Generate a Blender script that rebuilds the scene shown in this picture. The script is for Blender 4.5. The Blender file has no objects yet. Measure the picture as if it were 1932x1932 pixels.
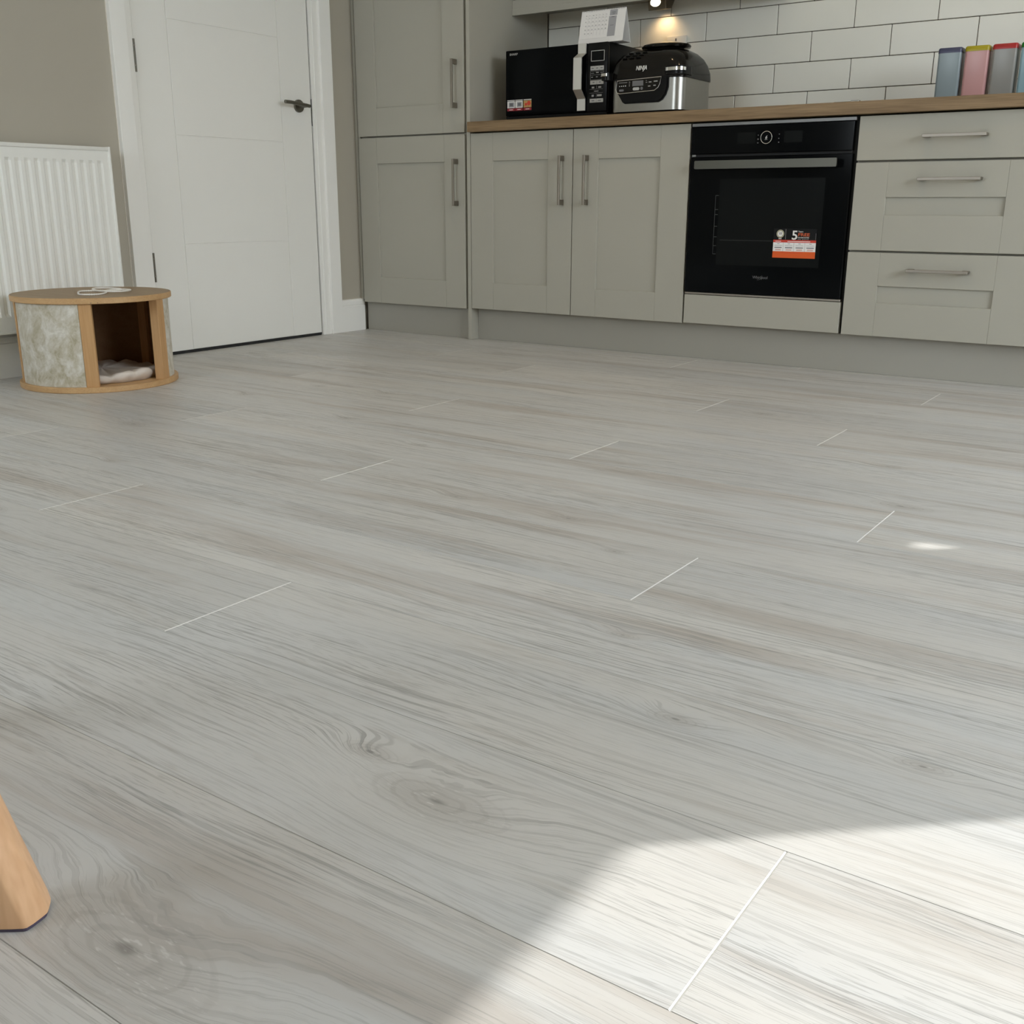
import bpy, bmesh, math, random
from mathutils import Vector, Matrix

S = bpy.context.scene
COL = S.collection
DZ = 0.004          # everything is measured from a level 4 mm above the floor boards

# ------------------------------------------------------------------ camera
cam = bpy.data.cameras.new('camera')
cam.sensor_width = 36.0
cam.sensor_fit = 'HORIZONTAL'
cam.lens = 1950.745 / 1932 * 36.0
cam.clip_start = 0.02
co = bpy.data.objects.new('camera', cam)
COL.objects.link(co)
_r = Vector((0.82163768, 0.57000509, 0.00239029))
_u = Vector((-0.16373348, 0.23199389, 0.95883793))
_f = Vector((-0.54598798, 0.78820875, -0.28394384))
M = Matrix(((_r.x, _u.x, -_f.x, 2.80445), (_r.y, _u.y, -_f.y, -3.72929), (_r.z, _u.z, -_f.z, 0.57138 + DZ), (0, 0, 0, 1)))
co.matrix_world = M
S.camera = co

# ------------------------------------------------------------------ view, sky, sun
S.view_settings.view_transform = 'Standard'
S.view_settings.look = 'None'
S.view_settings.exposure = 0.0
S.view_settings.gamma = 1.0
S.view_settings.use_curve_mapping = False
S.cycles.use_denoising = True
S.cycles.max_bounces = 10
S.cycles.diffuse_bounces = 6
S.cycles.glossy_bounces = 4
S.cycles.sample_clamp_indirect = 8.0
S.cycles.caustics_reflective = False
S.cycles.caustics_refractive = False

w = bpy.data.worlds.new('sky')
S.world = w
w.use_nodes = True
wn = w.node_tree
wn.nodes.clear()
bg = wn.nodes.new('ShaderNodeBackground')
bg.inputs['Color'].default_value = (0.84, 0.925, 1.0, 1)
bg.inputs['Strength'].default_value = 9.8
wo = wn.nodes.new('ShaderNodeOutputWorld')
wn.links.new(bg.outputs[0], wo.inputs[0])

SUN_TO = Vector((0.748, 0.664, 0.587)).normalized()     # from the floor towards the sun
sun = bpy.data.lights.new('sun', 'SUN')
sun.energy = 5.2
sun.color = (1.0, 0.985, 0.95)
sun.angle = math.radians(0.30)
so = bpy.data.objects.new('sun', sun)
so.rotation_euler = SUN_TO.to_track_quat('Z', 'Y').to_euler()
so.location = (7, 3, 6)
COL.objects.link(so)


def portal(name, loc, sx, sy, direction):
    l = bpy.data.lights.new(name, 'AREA')
    l.shape = 'RECTANGLE'
    l.size = sx
    l.size_y = sy
    l.cycles.is_portal = True
    o = bpy.data.objects.new(name, l)
    o.location = loc
    o.rotation_euler = Vector(direction).to_track_quat('-Z', 'Y').to_euler()
    COL.objects.link(o)


# room: x -0.675 .. 4.2, y -5.4 .. 0.60, z 0 .. 2.42 ; openings
XL, XR, YB, YF, ZC = -0.675, 4.9, 0.607, -5.4, 2.42
XO = 5.1
DOOR_Y0, DOOR_Y1, DOOR_Z = -2.95, -0.595, 2.10       # patio opening in the right wall
FILL_WIN = (-0.1, 1.2, 0.95, 2.10)  # unseen opening added behind the camera to fill light on the cabinets
WN2 = (-0.30, 0.58, 1.10, 2.17)                      # window over the worktop end, blind down                        
portal('patio_opening_portal', (XR + 0.02, (DOOR_Y0 + DOOR_Y1) / 2, DOOR_Z / 2), DOOR_Z, DOOR_Y1 - DOOR_Y0, (-1, 0, 0))
portal('side_window_portal', (XR + 0.02, (WN2[0] + WN2[1]) / 2, (WN2[2] + WN2[3]) / 2), WN2[3] - WN2[2], WN2[1] - WN2[0], (-1, 0, 0))
for _x in (0.55, 1.75):  # unseen warm spots added to tint and brighten the kitchen end
    _l = bpy.data.lights.new('warm_fill_spot', 'SPOT')
    _l.energy = 12.0
    _l.color = (1.0, 0.72, 0.42)
    _l.spot_size = math.radians(110)
    _l.spot_blend = 1.0
    _l.shadow_soft_size = 0.04
    _o = bpy.data.objects.new('warm_fill_spot', _l)
    _o.location = (_x, -0.75, 2.40)
    COL.objects.link(_o)
portal('rear_fill_portal', ((FILL_WIN[0] + FILL_WIN[1]) / 2, YF - 0.02, (FILL_WIN[2] + FILL_WIN[3]) / 2), FILL_WIN[1] - FILL_WIN[0], FILL_WIN[3] - FILL_WIN[2], (0, 1, 0))


# ------------------------------------------------------------------ materials
class NT:
    def __init__(s, name):
        s.m = bpy.data.materials.new(name)
        s.m.use_nodes = True
        s.t = s.m.node_tree
        s.b = s.t.nodes['Principled BSDF']

    def n(s, typ, **kw):
        nd = s.t.nodes.new(typ)
        for k, v in kw.items():
            setattr(nd, k, v)
        return nd

    def l(s, a, b):
        s.t.links.new(a, b)

    def math(s, op, a, b=None, c=None, clamp=False):
        nd = s.n('ShaderNodeMath', operation=op)
        nd.use_clamp = clamp
        for i, v in enumerate((a, b, c)):
            if v is None:
                continue
            if isinstance(v, (int, float)):
                nd.inputs[i].default_value = v
            else:
                s.l(v, nd.inputs[i])
        return nd.outputs[0]

    def comb(s, x, y, z):
        nd = s.n('ShaderNodeCombineXYZ')
        for i, v in enumerate((x, y, z)):
            if isinstance(v, (int, float)):
                nd.inputs[i].default_value = v
            else:
                s.l(v, nd.inputs[i])
        return nd.outputs[0]

    def noise(s, vec, scale=1.0, detail=2.0, rough=0.5):
        nd = s.n('ShaderNodeTexNoise')
        nd.inputs['Scale'].default_value = scale
        nd.inputs['Detail'].default_value = detail
        nd.inputs['Roughness'].default_value = rough
        s.l(vec, nd.inputs['Vector'])
        return nd.outputs['Fac']

    def ramp(s, fac, stops):
        nd = s.n('ShaderNodeValToRGB')
        e = nd.color_ramp.elements
        while len(e) < len(stops):
            e.new(0.5)
        for i, (p, c) in enumerate(stops):
            e[i].position = p
            e[i].color = (c[0], c[1], c[2], 1) if isinstance(c, tuple) else (c, c, c, 1)
        s.l(fac, nd.inputs[0])
        return nd.outputs[0]

    def mix(s, fac, a, b, blend='MIX'):
        nd = s.n('ShaderNodeMix', data_type='RGBA', blend_type=blend)
        for sock, v in ((nd.inputs[0], fac), (nd.inputs[6], a), (nd.inputs[7], b)):
            if isinstance(v, (int, float)):
                sock.default_value = v
            elif isinstance(v, tuple):
                sock.default_value = (v[0], v[1], v[2], 1)
            else:
                s.l(v, sock)
        return nd.outputs[2]

    def maprange(s, v, a, b, c, d, smooth=False):
        nd = s.n('ShaderNodeMapRange')
        if smooth:
            nd.interpolation_type = 'SMOOTHSTEP'
        for i, x in enumerate((v, a, b, c, d)):
            if isinstance(x, (int, float)):
                nd.inputs[i].default_value = x
            else:
                s.l(x, nd.inputs[i])
        return nd.outputs[0]

    def bump(s, h, strength, dist=0.001):
        nd = s.n('ShaderNodeBump')
        nd.inputs['Strength'].default_value = strength
        nd.inputs['Distance'].default_value = dist
        s.l(h, nd.inputs['Height'])
        s.l(nd.outputs[0], s.b.inputs['Normal'])

    def obj(s):
        return s.n('ShaderNodeTexCoord').outputs['Object']

    def sep(s, v):
        nd = s.n('ShaderNodeSeparateXYZ')
        s.l(v, nd.inputs[0])
        return nd.outputs


def plain(name, col, rough=0.5, metal=0.0, spec=0.5, var=0.03, nscale=8.0, bump=0.0, bscale=400.0, coat=0.0, emit=None):
    m = NT(name)
    b = m.b
    o = m.obj()
    nz = m.noise(o, nscale, 3.0)
    d = tuple(max(0, c * (1 - var)) for c in col)
    l = tuple(min(1, c * (1 + var)) for c in col)
    m.l(m.mix(nz, d, l), b.inputs['Base Color'])
    b.inputs['Roughness'].default_value = rough
    b.inputs['Metallic'].default_value = metal
    b.inputs['Specular IOR Level'].default_value = spec
    b.inputs['Coat Weight'].default_value = coat
    if bump:
        m.bump(m.noise(o, bscale, 2.0), bump, 0.0005)
    if emit:
        b.inputs['Emission Color'].default_value = (*emit[0], 1)
        b.inputs['Emission Strength'].default_value = emit[1]
    return m.m


def floor_mat(name):
    m = NT(name)
    tc = m.obj()
    x, y, z = m.sep(tc)
    rnd = m.n('ShaderNodeObjectInfo').outputs['Random']
    seed = m.math('MULTIPLY', rnd, 91.0)
    xs = m.math('ADD', x, m.math('MULTIPLY', rnd, 37.0))
    # slow meander of the growth rings along the board
    W1 = m.noise(m.comb(m.math('MULTIPLY', xs, 1.0), m.math('MULTIPLY', y, 4.5), seed), 1.0, 2.0)
    W2 = m.noise(m.comb(m.math('MULTIPLY', xs, 6.0), m.math('MULTIPLY', y, 16.0), seed), 1.0, 2.0)
    # each board carries up to two knots: (x, y, radius) stored on the board itself
    Ks, ds = [], []
    for an in ('knot_a', 'knot_b'):
        at = m.n('ShaderNodeAttribute', attribute_type='OBJECT', attribute_name=an)
        kx, ky, kr = m.sep(at.outputs['Vector'])
        wob = m.math('MULTIPLY', m.math('SUBTRACT', m.noise(m.comb(x, y, seed), 30.0, 2.0), 0.5), 0.42)
        ddx = m.math('MULTIPLY', m.math('SUBTRACT', x, kx), 0.42)
        ddy = m.math('SUBTRACT', y, ky)
        dd_ = m.math('SQRT', m.math('ADD', m.math('MULTIPLY', ddx, ddx), m.math('MULTIPLY', ddy, ddy)))
        dn = m.math('ADD', m.math('DIVIDE', dd_, m.math('MAXIMUM', kr, 0.0001)), wob)
        ds.append(dn)
        Ks.append(m.math('MULTIPLY', m.maprange(dn, 0.0, 4.2, 1.0, 0.0, True), m.math('MULTIPLY', kr, 2.0)))
    dist = m.math('MINIMUM', ds[0], ds[1])
    K = m.math('ADD', Ks[0], Ks[1])
    v = m.math('ADD', y, m.math('MULTIPLY', W1, 0.085))
    v = m.math('ADD', v, m.math('MULTIPLY', W2, 0.007))
    v = m.math('ADD', v, K)
    # growth rings: fine dark lines and short pores
    L1 = m.noise(m.comb(m.math('MULTIPLY', xs, 4.0), m.math('MULTIPLY', v, 250.0), seed), 1.0, 2.0, 0.6)
    L2 = m.noise(m.comb(m.math('MULTIPLY', xs, 26.0), m.math('MULTIPLY', v, 620.0), seed), 1.0, 1.0)
    L3 = m.noise(m.comb(m.math('MULTIPLY', xs, 1.2), m.math('MULTIPLY', v, 75.0), m.math('ADD', seed, 31.0)), 1.0, 2.0, 0.6)
    lines = m.maprange(L1, 0.53, 0.61, 0.0, 1.0, True)
    pores = m.maprange(L2, 0.55, 0.64, 0.0, 1.0, True)
    cracks = m.maprange(L3, 0.635, 0.665, 0.0, 1.0, True)
    # zones where the rings open out flat (cathedral centres) are calmer
    calm = m.noise(m.comb(m.math('MULTIPLY', xs, 1.6), m.math('MULTIPLY', y, 9.0), m.math('ADD', seed, 7.0)), 1.0, 2.0)
    gain = m.maprange(calm, 0.38, 0.60, 1.0, 0.45, True)
    gr = m.math('MULTIPLY', m.math('ADD', m.math('MULTIPLY', lines, 0.62), m.math('MULTIPLY', pores, 0.50)), gain)
    gr = m.math('MINIMUM', m.math('ADD', gr, m.math('MULTIPLY', cracks, 0.40)), 1.0)
    # broad warm / dark streaks and paler limed streaks
    B1 = m.noise(m.comb(m.math('MULTIPLY', xs, 0.9), m.math('MULTIPLY', v, 13.0), m.math('ADD', seed, 3.0)), 1.0, 3.0, 0.6)
    B2 = m.noise(m.comb(m.math('MULTIPLY', xs, 0.8), m.math('MULTIPLY', y, 7.0), m.math('ADD', seed, 13.0)), 1.0, 2.0)
    B3 = m.noise(m.comb(m.math('MULTIPLY', xs, 4.5), m.math('MULTIPLY', v, 46.0), m.math('ADD', seed, 23.0)), 1.0, 3.0, 0.6)
    base = m.mix(m.maprange(B2, 0.3, 0.7, 0.0, 1.0, True), (0.585, 0.585, 0.580), (0.615, 0.598, 0.572))
    base = m.mix(m.maprange(B1, 0.50, 0.70, 0.0, 0.58, True), base, (0.425, 0.372, 0.322))
    base = m.mix(m.maprange(B3, 0.58, 0.72, 0.0, 0.32, True), base, (0.36, 0.325, 0.285))
    base = m.mix(m.maprange(B3, 0.42, 0.28, 0.0, 0.22, True), base, (0.66, 0.655, 0.63))
    base = m.mix(m.maprange(dist, 0.3, 2.2, 0.50, 0.0, True), base, (0.42, 0.395, 0.365))
    ring = m.math('SINE', m.math('MULTIPLY', dist, 13.0))
    ringm = m.math('MULTIPLY', m.maprange(ring, 0.35, 0.95, 0.0, 1.0, True), m.maprange(dist, 0.8, 2.4, 0.22, 0.0, True))
    base = m.mix(ringm, base, (0.28, 0.26, 0.235))
    base = m.mix(m.maprange(dist, 0.06, 0.34, 0.60, 0.0, True), base, (0.20, 0.185, 0.17))
    fleck = m.noise(m.comb(m.math('MULTIPLY', x, 60.0), m.math('MULTIPLY', y, 240.0), seed), 1.0, 2.0)
    base = m.mix(m.math('MULTIPLY', m.maprange(fleck, 0.60, 0.72, 0.0, 0.45, True), m.maprange(dist, 2.6, 0.6, 0.0, 1.0, True)), base, (0.78, 0.77, 0.75))
    tone = m.maprange(rnd, 0.0, 1.0, 0.92, 1.06)
    base = m.mix(1.0, base, m.comb(tone, m.math('MULTIPLY', tone, 1.0), tone), 'MULTIPLY')
    colr = m.mix(m.math('MULTIPLY', gr, 0.52), base, (0.20, 0.195, 0.185))
    m.l(colr, m.b.inputs['Base Color'])
    m.l(m.maprange(gr, 0, 1, 0.36, 0.58), m.b.inputs['Roughness'])
    m.b.inputs['Specular IOR Level'].default_value = 0.45
    m.bump(m.math('SUBTRACT', 1.0, gr), 0.55, 0.0005)
    return m.m


def wood_mat(name, dark, light, axis='x', scale=1.0, rough=0.5, spec=0.4):
    m = NT(name)
    x, y, z = m.sep(m.obj())
    if axis == 'z':
        x, z = z, x
    vec = m.comb(m.math('MULTIPLY', x, 3.0 * scale), m.math('MULTIPLY', y, 60.0 * scale), m.math('MULTIPLY', z, 60.0 * scale))
    a = m.noise(vec, 1.0, 4.0, 0.6)
    vec2 = m.comb(m.math('MULTIPLY', x, 14.0 * scale), m.math('MULTIPLY', y, 420.0 * scale), m.math('MULTIPLY', z, 420.0 * scale))
    p = m.noise(vec2, 1.0, 1.0)
    f = m.math('ADD', m.math('MULTIPLY', m.maprange(a, 0.3, 0.7, 0, 1), 0.6), m.math('MULTIPLY', m.maprange(p, 0.35, 0.7, 0, 1), 0.4))
    m.l(m.mix(f, light, dark), m.b.inputs['Base Color'])
    m.b.inputs['Roughness'].default_value = rough
    m.b.inputs['Specular IOR Level'].default_value = spec
    m.bump(p, 0.12, 0.0003)
    return m.m


def velvet_mat():
    m = NT('crushed_velvet')
    o = m.obj()
    x, y, z = m.sep(o)
    warp = m.noise(o, 14.0, 3.0)
    vec = m.comb(m.math('ADD', x, m.math('MULTIPLY', warp, 0.08)), y, m.math('ADD', m.math('MULTIPLY', z, 0.75), m.math('MULTIPLY', warp, 0.06)))
    a = m.noise(vec, 26.0, 5.0, 0.66)
    b = m.noise(vec, 85.0, 3.0, 0.6)
    f = m.math('ADD', m.math('MULTIPLY', a, 0.75), m.math('MULTIPLY', b, 0.25))
    c = m.ramp(f, [(0.36, (0.40, 0.355, 0.25)), (0.46, (0.52, 0.48, 0.38)), (0.56, (0.62, 0.59, 0.52)), (0.70, (0.78, 0.76, 0.69))])
    m.l(c, m.b.inputs['Base Color'])
    m.b.inputs['Roughness'].default_value = 0.9
    m.b.inputs['Sheen Weight'].default_value = 0.25
    m.b.inputs['Specular IOR Level'].default_value = 0.1
    m.bump(f, 0.5, 0.004)
    return m.m


MAT = {}
MAT['floor'] = floor_mat('laminate_oak_grey')
MAT['floor_edge'] = plain('laminate_bevel_pale', (0.80, 0.79, 0.76), 0.5)
MAT['floor_seam'] = plain('laminate_seam', (0.44, 0.43, 0.41), 0.6)
MAT['underlay'] = plain('underlay', (0.20, 0.19, 0.18), 0.9)
MAT['wall'] = plain('wall_paint_warm_grey', (0.450, 0.418, 0.350), 0.85, spec=0.2, var=0.02, bump=0.08, bscale=260)
MAT['ceiling'] = plain('ceiling_paint', (0.80, 0.765, 0.68), 0.9)
MAT['trim'] = plain('white_gloss_trim', (0.90, 0.895, 0.86), 0.38, var=0.01)
MAT['door'] = plain('white_door_paint', (0.87, 0.865, 0.825), 0.42, var=0.01, bump=0.03)
MAT['caulk'] = plain('caulk_line', (0.72, 0.68, 0.60), 0.6)
MAT['dark_gap'] = plain('dark_gap', (0.02, 0.02, 0.02), 0.8)
MAT['cab'] = plain('cabinet_light_grey', (0.410, 0.396, 0.340), 0.55, spec=0.30, var=0.015, bump=0.04, bscale=500)
MAT['carcass'] = plain('carcass_grey', (0.40, 0.385, 0.335), 0.6, spec=0.3)
MAT['plinth'] = plain('plinth_satin_grey', (0.355, 0.340, 0.295), 0.30, spec=0.6, var=0.02)
MAT['nickel'] = plain('brushed_nickel', (0.30, 0.27, 0.23), 0.42, metal=1.0, var=0.05, nscale=60)
MAT['steel'] = plain('brushed_steel', (0.36, 0.35, 0.32), 0.32, metal=1.0, var=0.05, nscale=60)
MAT['oven_steel'] = plain('oven_bar_steel', (0.115, 0.112, 0.095), 0.40, metal=1.0, var=0.03)
MAT['chrome'] = plain('chrome', (0.80, 0.80, 0.79), 0.10, metal=1.0, var=0.01)
MAT['alu'] = plain('satin_aluminium', (0.72, 0.71, 0.67), 0.42, metal=0.8, var=0.02)
MAT['dark_metal'] = plain('aged_nickel', (0.20, 0.19, 0.16), 0.35, metal=1.0)
MAT['worktop'] = wood_mat('worktop_oak', (0.150, 0.092, 0.042), (0.30, 0.205, 0.110), 'x', 0.8, 0.5)
MAT['birch'] = wood_mat('cat_house_wood', (0.47, 0.28, 0.125), (0.60, 0.385, 0.19), 'x', 0.7, 0.5)
MAT['birch_top_shaded'] = wood_mat('cat_house_top_shaded', (0.27, 0.185, 0.105), (0.36, 0.26, 0.155), 'x', 0.7, 0.55)  # darker wood: shading of the top face put into the colour
MAT['birch_v'] = wood_mat('cat_house_wood_upright', (0.47, 0.265, 0.11), (0.58, 0.35, 0.165), 'z', 0.5, 0.5)
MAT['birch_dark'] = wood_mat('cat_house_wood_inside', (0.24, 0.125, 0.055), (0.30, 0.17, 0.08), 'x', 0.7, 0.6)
MAT['beech'] = wood_mat('beech', (0.60, 0.345, 0.185), (0.78, 0.50, 0.29), 'z', 0.4, 0.42)
MAT['velvet'] = velvet_mat()
MAT['cushion'] = plain('cushion_fleece', (0.70, 0.64, 0.58), 0.95, spec=0.1, var=0.12, nscale=30, bump=0.4, bscale=160)
MAT['cord'] = plain('white_cord', (0.86, 0.84, 0.79), 0.8, bump=0.3, bscale=300)
MAT['rubber'] = plain('felt_pad', (0.075, 0.06, 0.095), 0.9)
MAT['radiator'] = plain('radiator_enamel', (0.86, 0.86, 0.82), 0.35, var=0.01)
MAT['glass_black'] = plain('black_glass', (0.003, 0.0035, 0.004), 0.10, spec=0.07)
MAT['oven_window'] = plain('oven_window', (0.008, 0.009, 0.009), 0.16, spec=0.07)
MAT['oven_mark'] = plain('oven_rack_marks', (0.06, 0.065, 0.065), 0.4)
MAT['black_plastic'] = plain('black_plastic', (0.006, 0.006, 0.006), 0.30, spec=0.16)
MAT['black_gloss'] = plain('black_gloss_plastic', (0.006, 0.005, 0.004), 0.12, spec=0.35)
MAT['grey_trim'] = plain('oven_grey_trim', (0.22, 0.22, 0.215), 0.4, metal=0.5)
MAT['tile'] = plain('metro_tile_glaze', (0.84, 0.82, 0.735), 0.28, spec=0.4, var=0.03, nscale=3)
MAT['grout'] = plain('grout_brown_grey', (0.10, 0.085, 0.068), 0.9)
MAT['white_plastic'] = plain('white_plastic', (0.76, 0.75, 0.70), 0.35)
MAT['paper'] = plain('paper', (0.82, 0.81, 0.80), 0.8, var=0.01)
MAT['paper_grey'] = plain('print_grey', (0.36, 0.36, 0.38), 0.8)
MAT['ink'] = plain('ink', (0.16, 0.16, 0.17), 0.8)
MAT['ink_light'] = plain('ink_light', (0.48, 0.48, 0.50), 0.8)
MAT['logo_white'] = plain('logo_white', (0.78, 0.78, 0.76), 0.5)
MAT['logo_grey'] = plain('logo_grey', (0.15, 0.15, 0.155), 0.5)
MAT['logo_mid'] = plain('logo_mid', (0.36, 0.36, 0.35), 0.5)
MAT['mw_button'] = plain('button_silver', (0.46, 0.46, 0.44), 0.5)
MAT['st_red'] = plain('sticker_red', (0.60, 0.045, 0.02), 0.55)
MAT['st_crimson'] = plain('sticker_crimson', (0.34, 0.015, 0.03), 0.55)
MAT['st_orange'] = plain('sticker_orange', (0.72, 0.10, 0.006), 0.55)
MAT['st_rust'] = plain('sticker_rust_lettering', (0.55, 0.10, 0.03), 0.55)
MAT['st_pizza'] = plain('sticker_food', (0.50, 0.30, 0.10), 0.6, var=0.6, nscale=160)
MAT['gold'] = plain('gold_ring', (0.42, 0.40, 0.28), 0.5)
MAT['lens'] = plain('lamp_lens', (1, 0.9, 0.7), 0.4, emit=((1.0, 0.86, 0.58), 9.0))
MAT['lamp_body'] = plain('lamp_bronze_steel', (0.20, 0.165, 0.125), 0.38, metal=0.9)
_b = NT('blind_fabric')
_tr = _b.n('ShaderNodeBsdfTranslucent')
_tr.inputs[0].default_value = (0.20, 0.18, 0.14, 1)
_df = _b.n('ShaderNodeBsdfDiffuse')
_df.inputs[0].default_value = (0.45, 0.42, 0.36, 1)
_mx = _b.n('ShaderNodeMixShader')
_mx.inputs[0].default_value = 0.35
_b.l(_tr.outputs[0], _mx.inputs[1])
_b.l(_df.outputs[0], _mx.inputs[2])
_b.l(_mx.outputs[0], _b.t.nodes['Material Output'].inputs[0])
MAT['blind'] = _b.m
MAT['blocker'] = plain('blocker_wood', (0.20, 0.15, 0.10), 0.9)
MAT['patio'] = plain('patio_slab', (0.42, 0.40, 0.37), 0.9)
for nm, c in (('slate', (0.27, 0.335, 0.365)), ('pink', (0.60, 0.335, 0.335)), ('grey', (0.30, 0.30, 0.285)), ('sky', (0.30, 0.47, 0.55)),
              ('navy', (0.060, 0.065, 0.125)), ('yellow', (0.42, 0.35, 0.008)), ('red', (0.42, 0.022, 0.022)), ('green', (0.006, 0.20, 0.015))):
    MAT['tin_' + nm] = plain('tin_' + nm, c, 0.32, spec=0.5)


# ------------------------------------------------------------------ builders
def finish(name, bm, mat, parent=None, smooth=False, dz=DZ):
    me = bpy.data.meshes.new(name)
    bmesh.ops.recalc_face_normals(bm, faces=bm.faces[:])
    bm.to_mesh(me)
    bm.free()
    me.transform(Matrix.Translation((0, 0, dz)))
    mats = mat if isinstance(mat, (list, tuple)) else [mat]
    for q in mats:
        me.materials.append(MAT[q] if isinstance(q, str) else q)
    if smooth:
        for p in me.polygons:
            p.use_smooth = True
        if smooth != 'all':
            me.set_sharp_from_angle(angle=math.radians(35))
    o = bpy.data.objects.new(name, me)
    COL.objects.link(o)
    if parent is not None:
        o.parent = parent
        if parent.parent is None:
            o.location = -parent.location
    return o


def thing(name, label, cat, loc, group=None):
    o = bpy.data.objects.new(name, None)
    o.empty_display_size = 0.05
    o.location = loc
    COL.objects.link(o)
    o['label'] = label
    o['category'] = cat
    if group:
        o['group'] = group
    return o


def structure(o, label=None):
    o['kind'] = 'structure'
    if label:
        o['label'] = label
    return o


def box(bm, x0, x1, y0, y1, z0, z1, bev=0.0, seg=1, mi=0):
    r = bmesh.ops.create_cube(bm, size=1.0)
    vs = r['verts']
    bmesh.ops.scale(bm, vec=(x1 - x0, y1 - y0, z1 - z0), verts=vs)
    bmesh.ops.translate(bm, vec=((x0 + x1) / 2, (y0 + y1) / 2, (z0 + z1) / 2), verts=vs)
    fs = list({f for v in vs for f in v.link_faces})
    for f in fs:
        f.material_index = mi
    if bev > 0:
        es = list({e for v in vs for e in v.link_edges})
        bmesh.ops.bevel(bm, geom=es, offset=bev, segments=seg, affect='EDGES', profile=0.5)
    return bm


def bx(name, mat, parent, x0, x1, y0, y1, z0, z1, bev=0.0, seg=1, smooth=False):
    bm = bmesh.new()
    box(bm, x0, x1, y0, y1, z0, z1, bev, seg)
    return finish(name, bm, mat, parent, smooth)


def prism(bm, pts, axis, a, b, mi=0):
    """extrude the polygon pts (2-D) along axis from a to b"""
    def P(p, t):
        return {'x': (t, p[0], p[1]), 'y': (p[0], t, p[1]), 'z': (p[0], p[1], t)}[axis]
    A = [bm.verts.new(P(p, a)) for p in pts]
    B = [bm.verts.new(P(p, b)) for p in pts]
    n = len(pts)
    fs = [bm.faces.new(A), bm.faces.new(B[::-1])]
    for i in range(n):
        fs.append(bm.faces.new((A[i], A[(i + 1) % n], B[(i + 1) % n], B[i])))
    for f in fs:
        f.material_index = mi
    return bm


def loft(bm, rings, close=True, cap=True):
    R = [[bm.verts.new(p) for p in r] for r in rings]
    n = len(R[0])
    for a, b in zip(R, R[1:]):
        for i in range(n if close else n - 1):
            bm.faces.new((a[i], a[(i + 1) % n], b[(i + 1) % n], b[i]))
    if cap:
        bm.faces.new(R[0][::-1])
        bm.faces.new(R[-1])
    return bm


def disc(bm, c, r, z0, z1, n=64, bev=0.0):
    rings = []
    prof = [(r - bev, z0), (r, z0 + bev), (r, z1 - bev), (r - bev, z1)] if bev else [(r, z0), (r, z1)]
    for rr, z in prof:
        rings.append([(c[0] + rr * math.cos(t * 2 * math.pi / n), c[1] + rr * math.sin(t * 2 * math.pi / n), z) for t in range(n)])
    return loft(bm, rings)


def cyl_between(bm, a, b, r, n=16, r2=None):
    a, b = Vector(a), Vector(b)
    d = (b - a).normalized()
    u = d.orthogonal().normalized()
    v = d.cross(u)
    r2 = r if r2 is None else r2
    rings = []
    for p, rr in ((a, r), (b, r2)):
        rings.append([p + u * rr * math.cos(t * 2 * math.pi / n) + v * rr * math.sin(t * 2 * math.pi / n) for t in range(n)])
    return loft(bm, rings)


def rrect(x0, x1, y0, y1, r, n=6):
    pts = []
    for cx, cy, a0 in ((x1 - r, y1 - r, 0), (x0 + r, y1 - r, 90), (x0 + r, y0 + r, 180), (x1 - r, y0 + r, 270)):
        for i in range(n + 1):
            a = math.radians(a0 + 90 * i / n)
            pts.append((cx + r * math.cos(a), cy + r * math.sin(a)))
    return pts


def tube(bm, pts, r, n=8, closed=False):
    pts = [Vector(p) for p in pts]
    N = len(pts)
    rings = []
    up = Vector((0, 0, 1))
    for i, p in enumerate(pts):
        a = pts[(i - 1) % N] if (closed or i > 0) else p
        b = pts[(i + 1) % N] if (closed or i < N - 1) else p
        d = (b - a).normalized()
        u = d.cross(up)
        if u.length < 1e-4:
            u = Vector((1, 0, 0))
        u.normalize()
        v = u.cross(d)
        rings.append([p + u * r * math.cos(t * 2 * math.pi / n) + v * r * math.sin(t * 2 * math.pi / n) for t in range(n)])
    if closed:
        rings.append(rings[0])
        R = [[bm.verts.new(q) for q in rr] for rr in rings[:-1]]
        for k in range(N):
            A, B = R[k], R[(k + 1) % N]
            for i in range(n):
                bm.faces.new((A[i], A[(i + 1) % n], B[(i + 1) % n], B[i]))
        return bm
    return loft(bm, rings)


def text(name, body, mat, parent, loc, size, rot=(math.radians(90), 0, 0), extrude=0.0002, align='LEFT', shear=0.0, width=None, bold=0.0):
    cu = bpy.data.curves.new(name, 'FONT')
    cu.body = body
    cu.size = size
    cu.extrude = extrude
    cu.align_x = align
    cu.shear = shear
    cu.offset = bold
    cu.resolution_u = 3
    t = bpy.data.objects.new('tmp_text', cu)
    COL.objects.link(t)
    dg = bpy.context.evaluated_depsgraph_get()
    me = bpy.data.meshes.new_from_object(t.evaluated_get(dg))
    bpy.data.objects.remove(t)
    if width:
        xs = [v.co.x for v in me.vertices]
        s = width / (max(xs) - min(xs))
        me.transform(Matrix.Diagonal((s, 1, 1, 1)))
    me.transform(Matrix.Translation((loc[0], loc[1], loc[2] + DZ)) @ Matrix.Rotation(rot[2], 4, 'Z') @ Matrix.Rotation(rot[0], 4, 'X'))
    me.materials.clear()
    me.materials.append(MAT[mat])
    me.name = name
    o = bpy.data.objects.new(name, me)
    COL.objects.link(o)
    o.parent = parent
    if parent.parent is None:
        o.location = -parent.location
    return o


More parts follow.
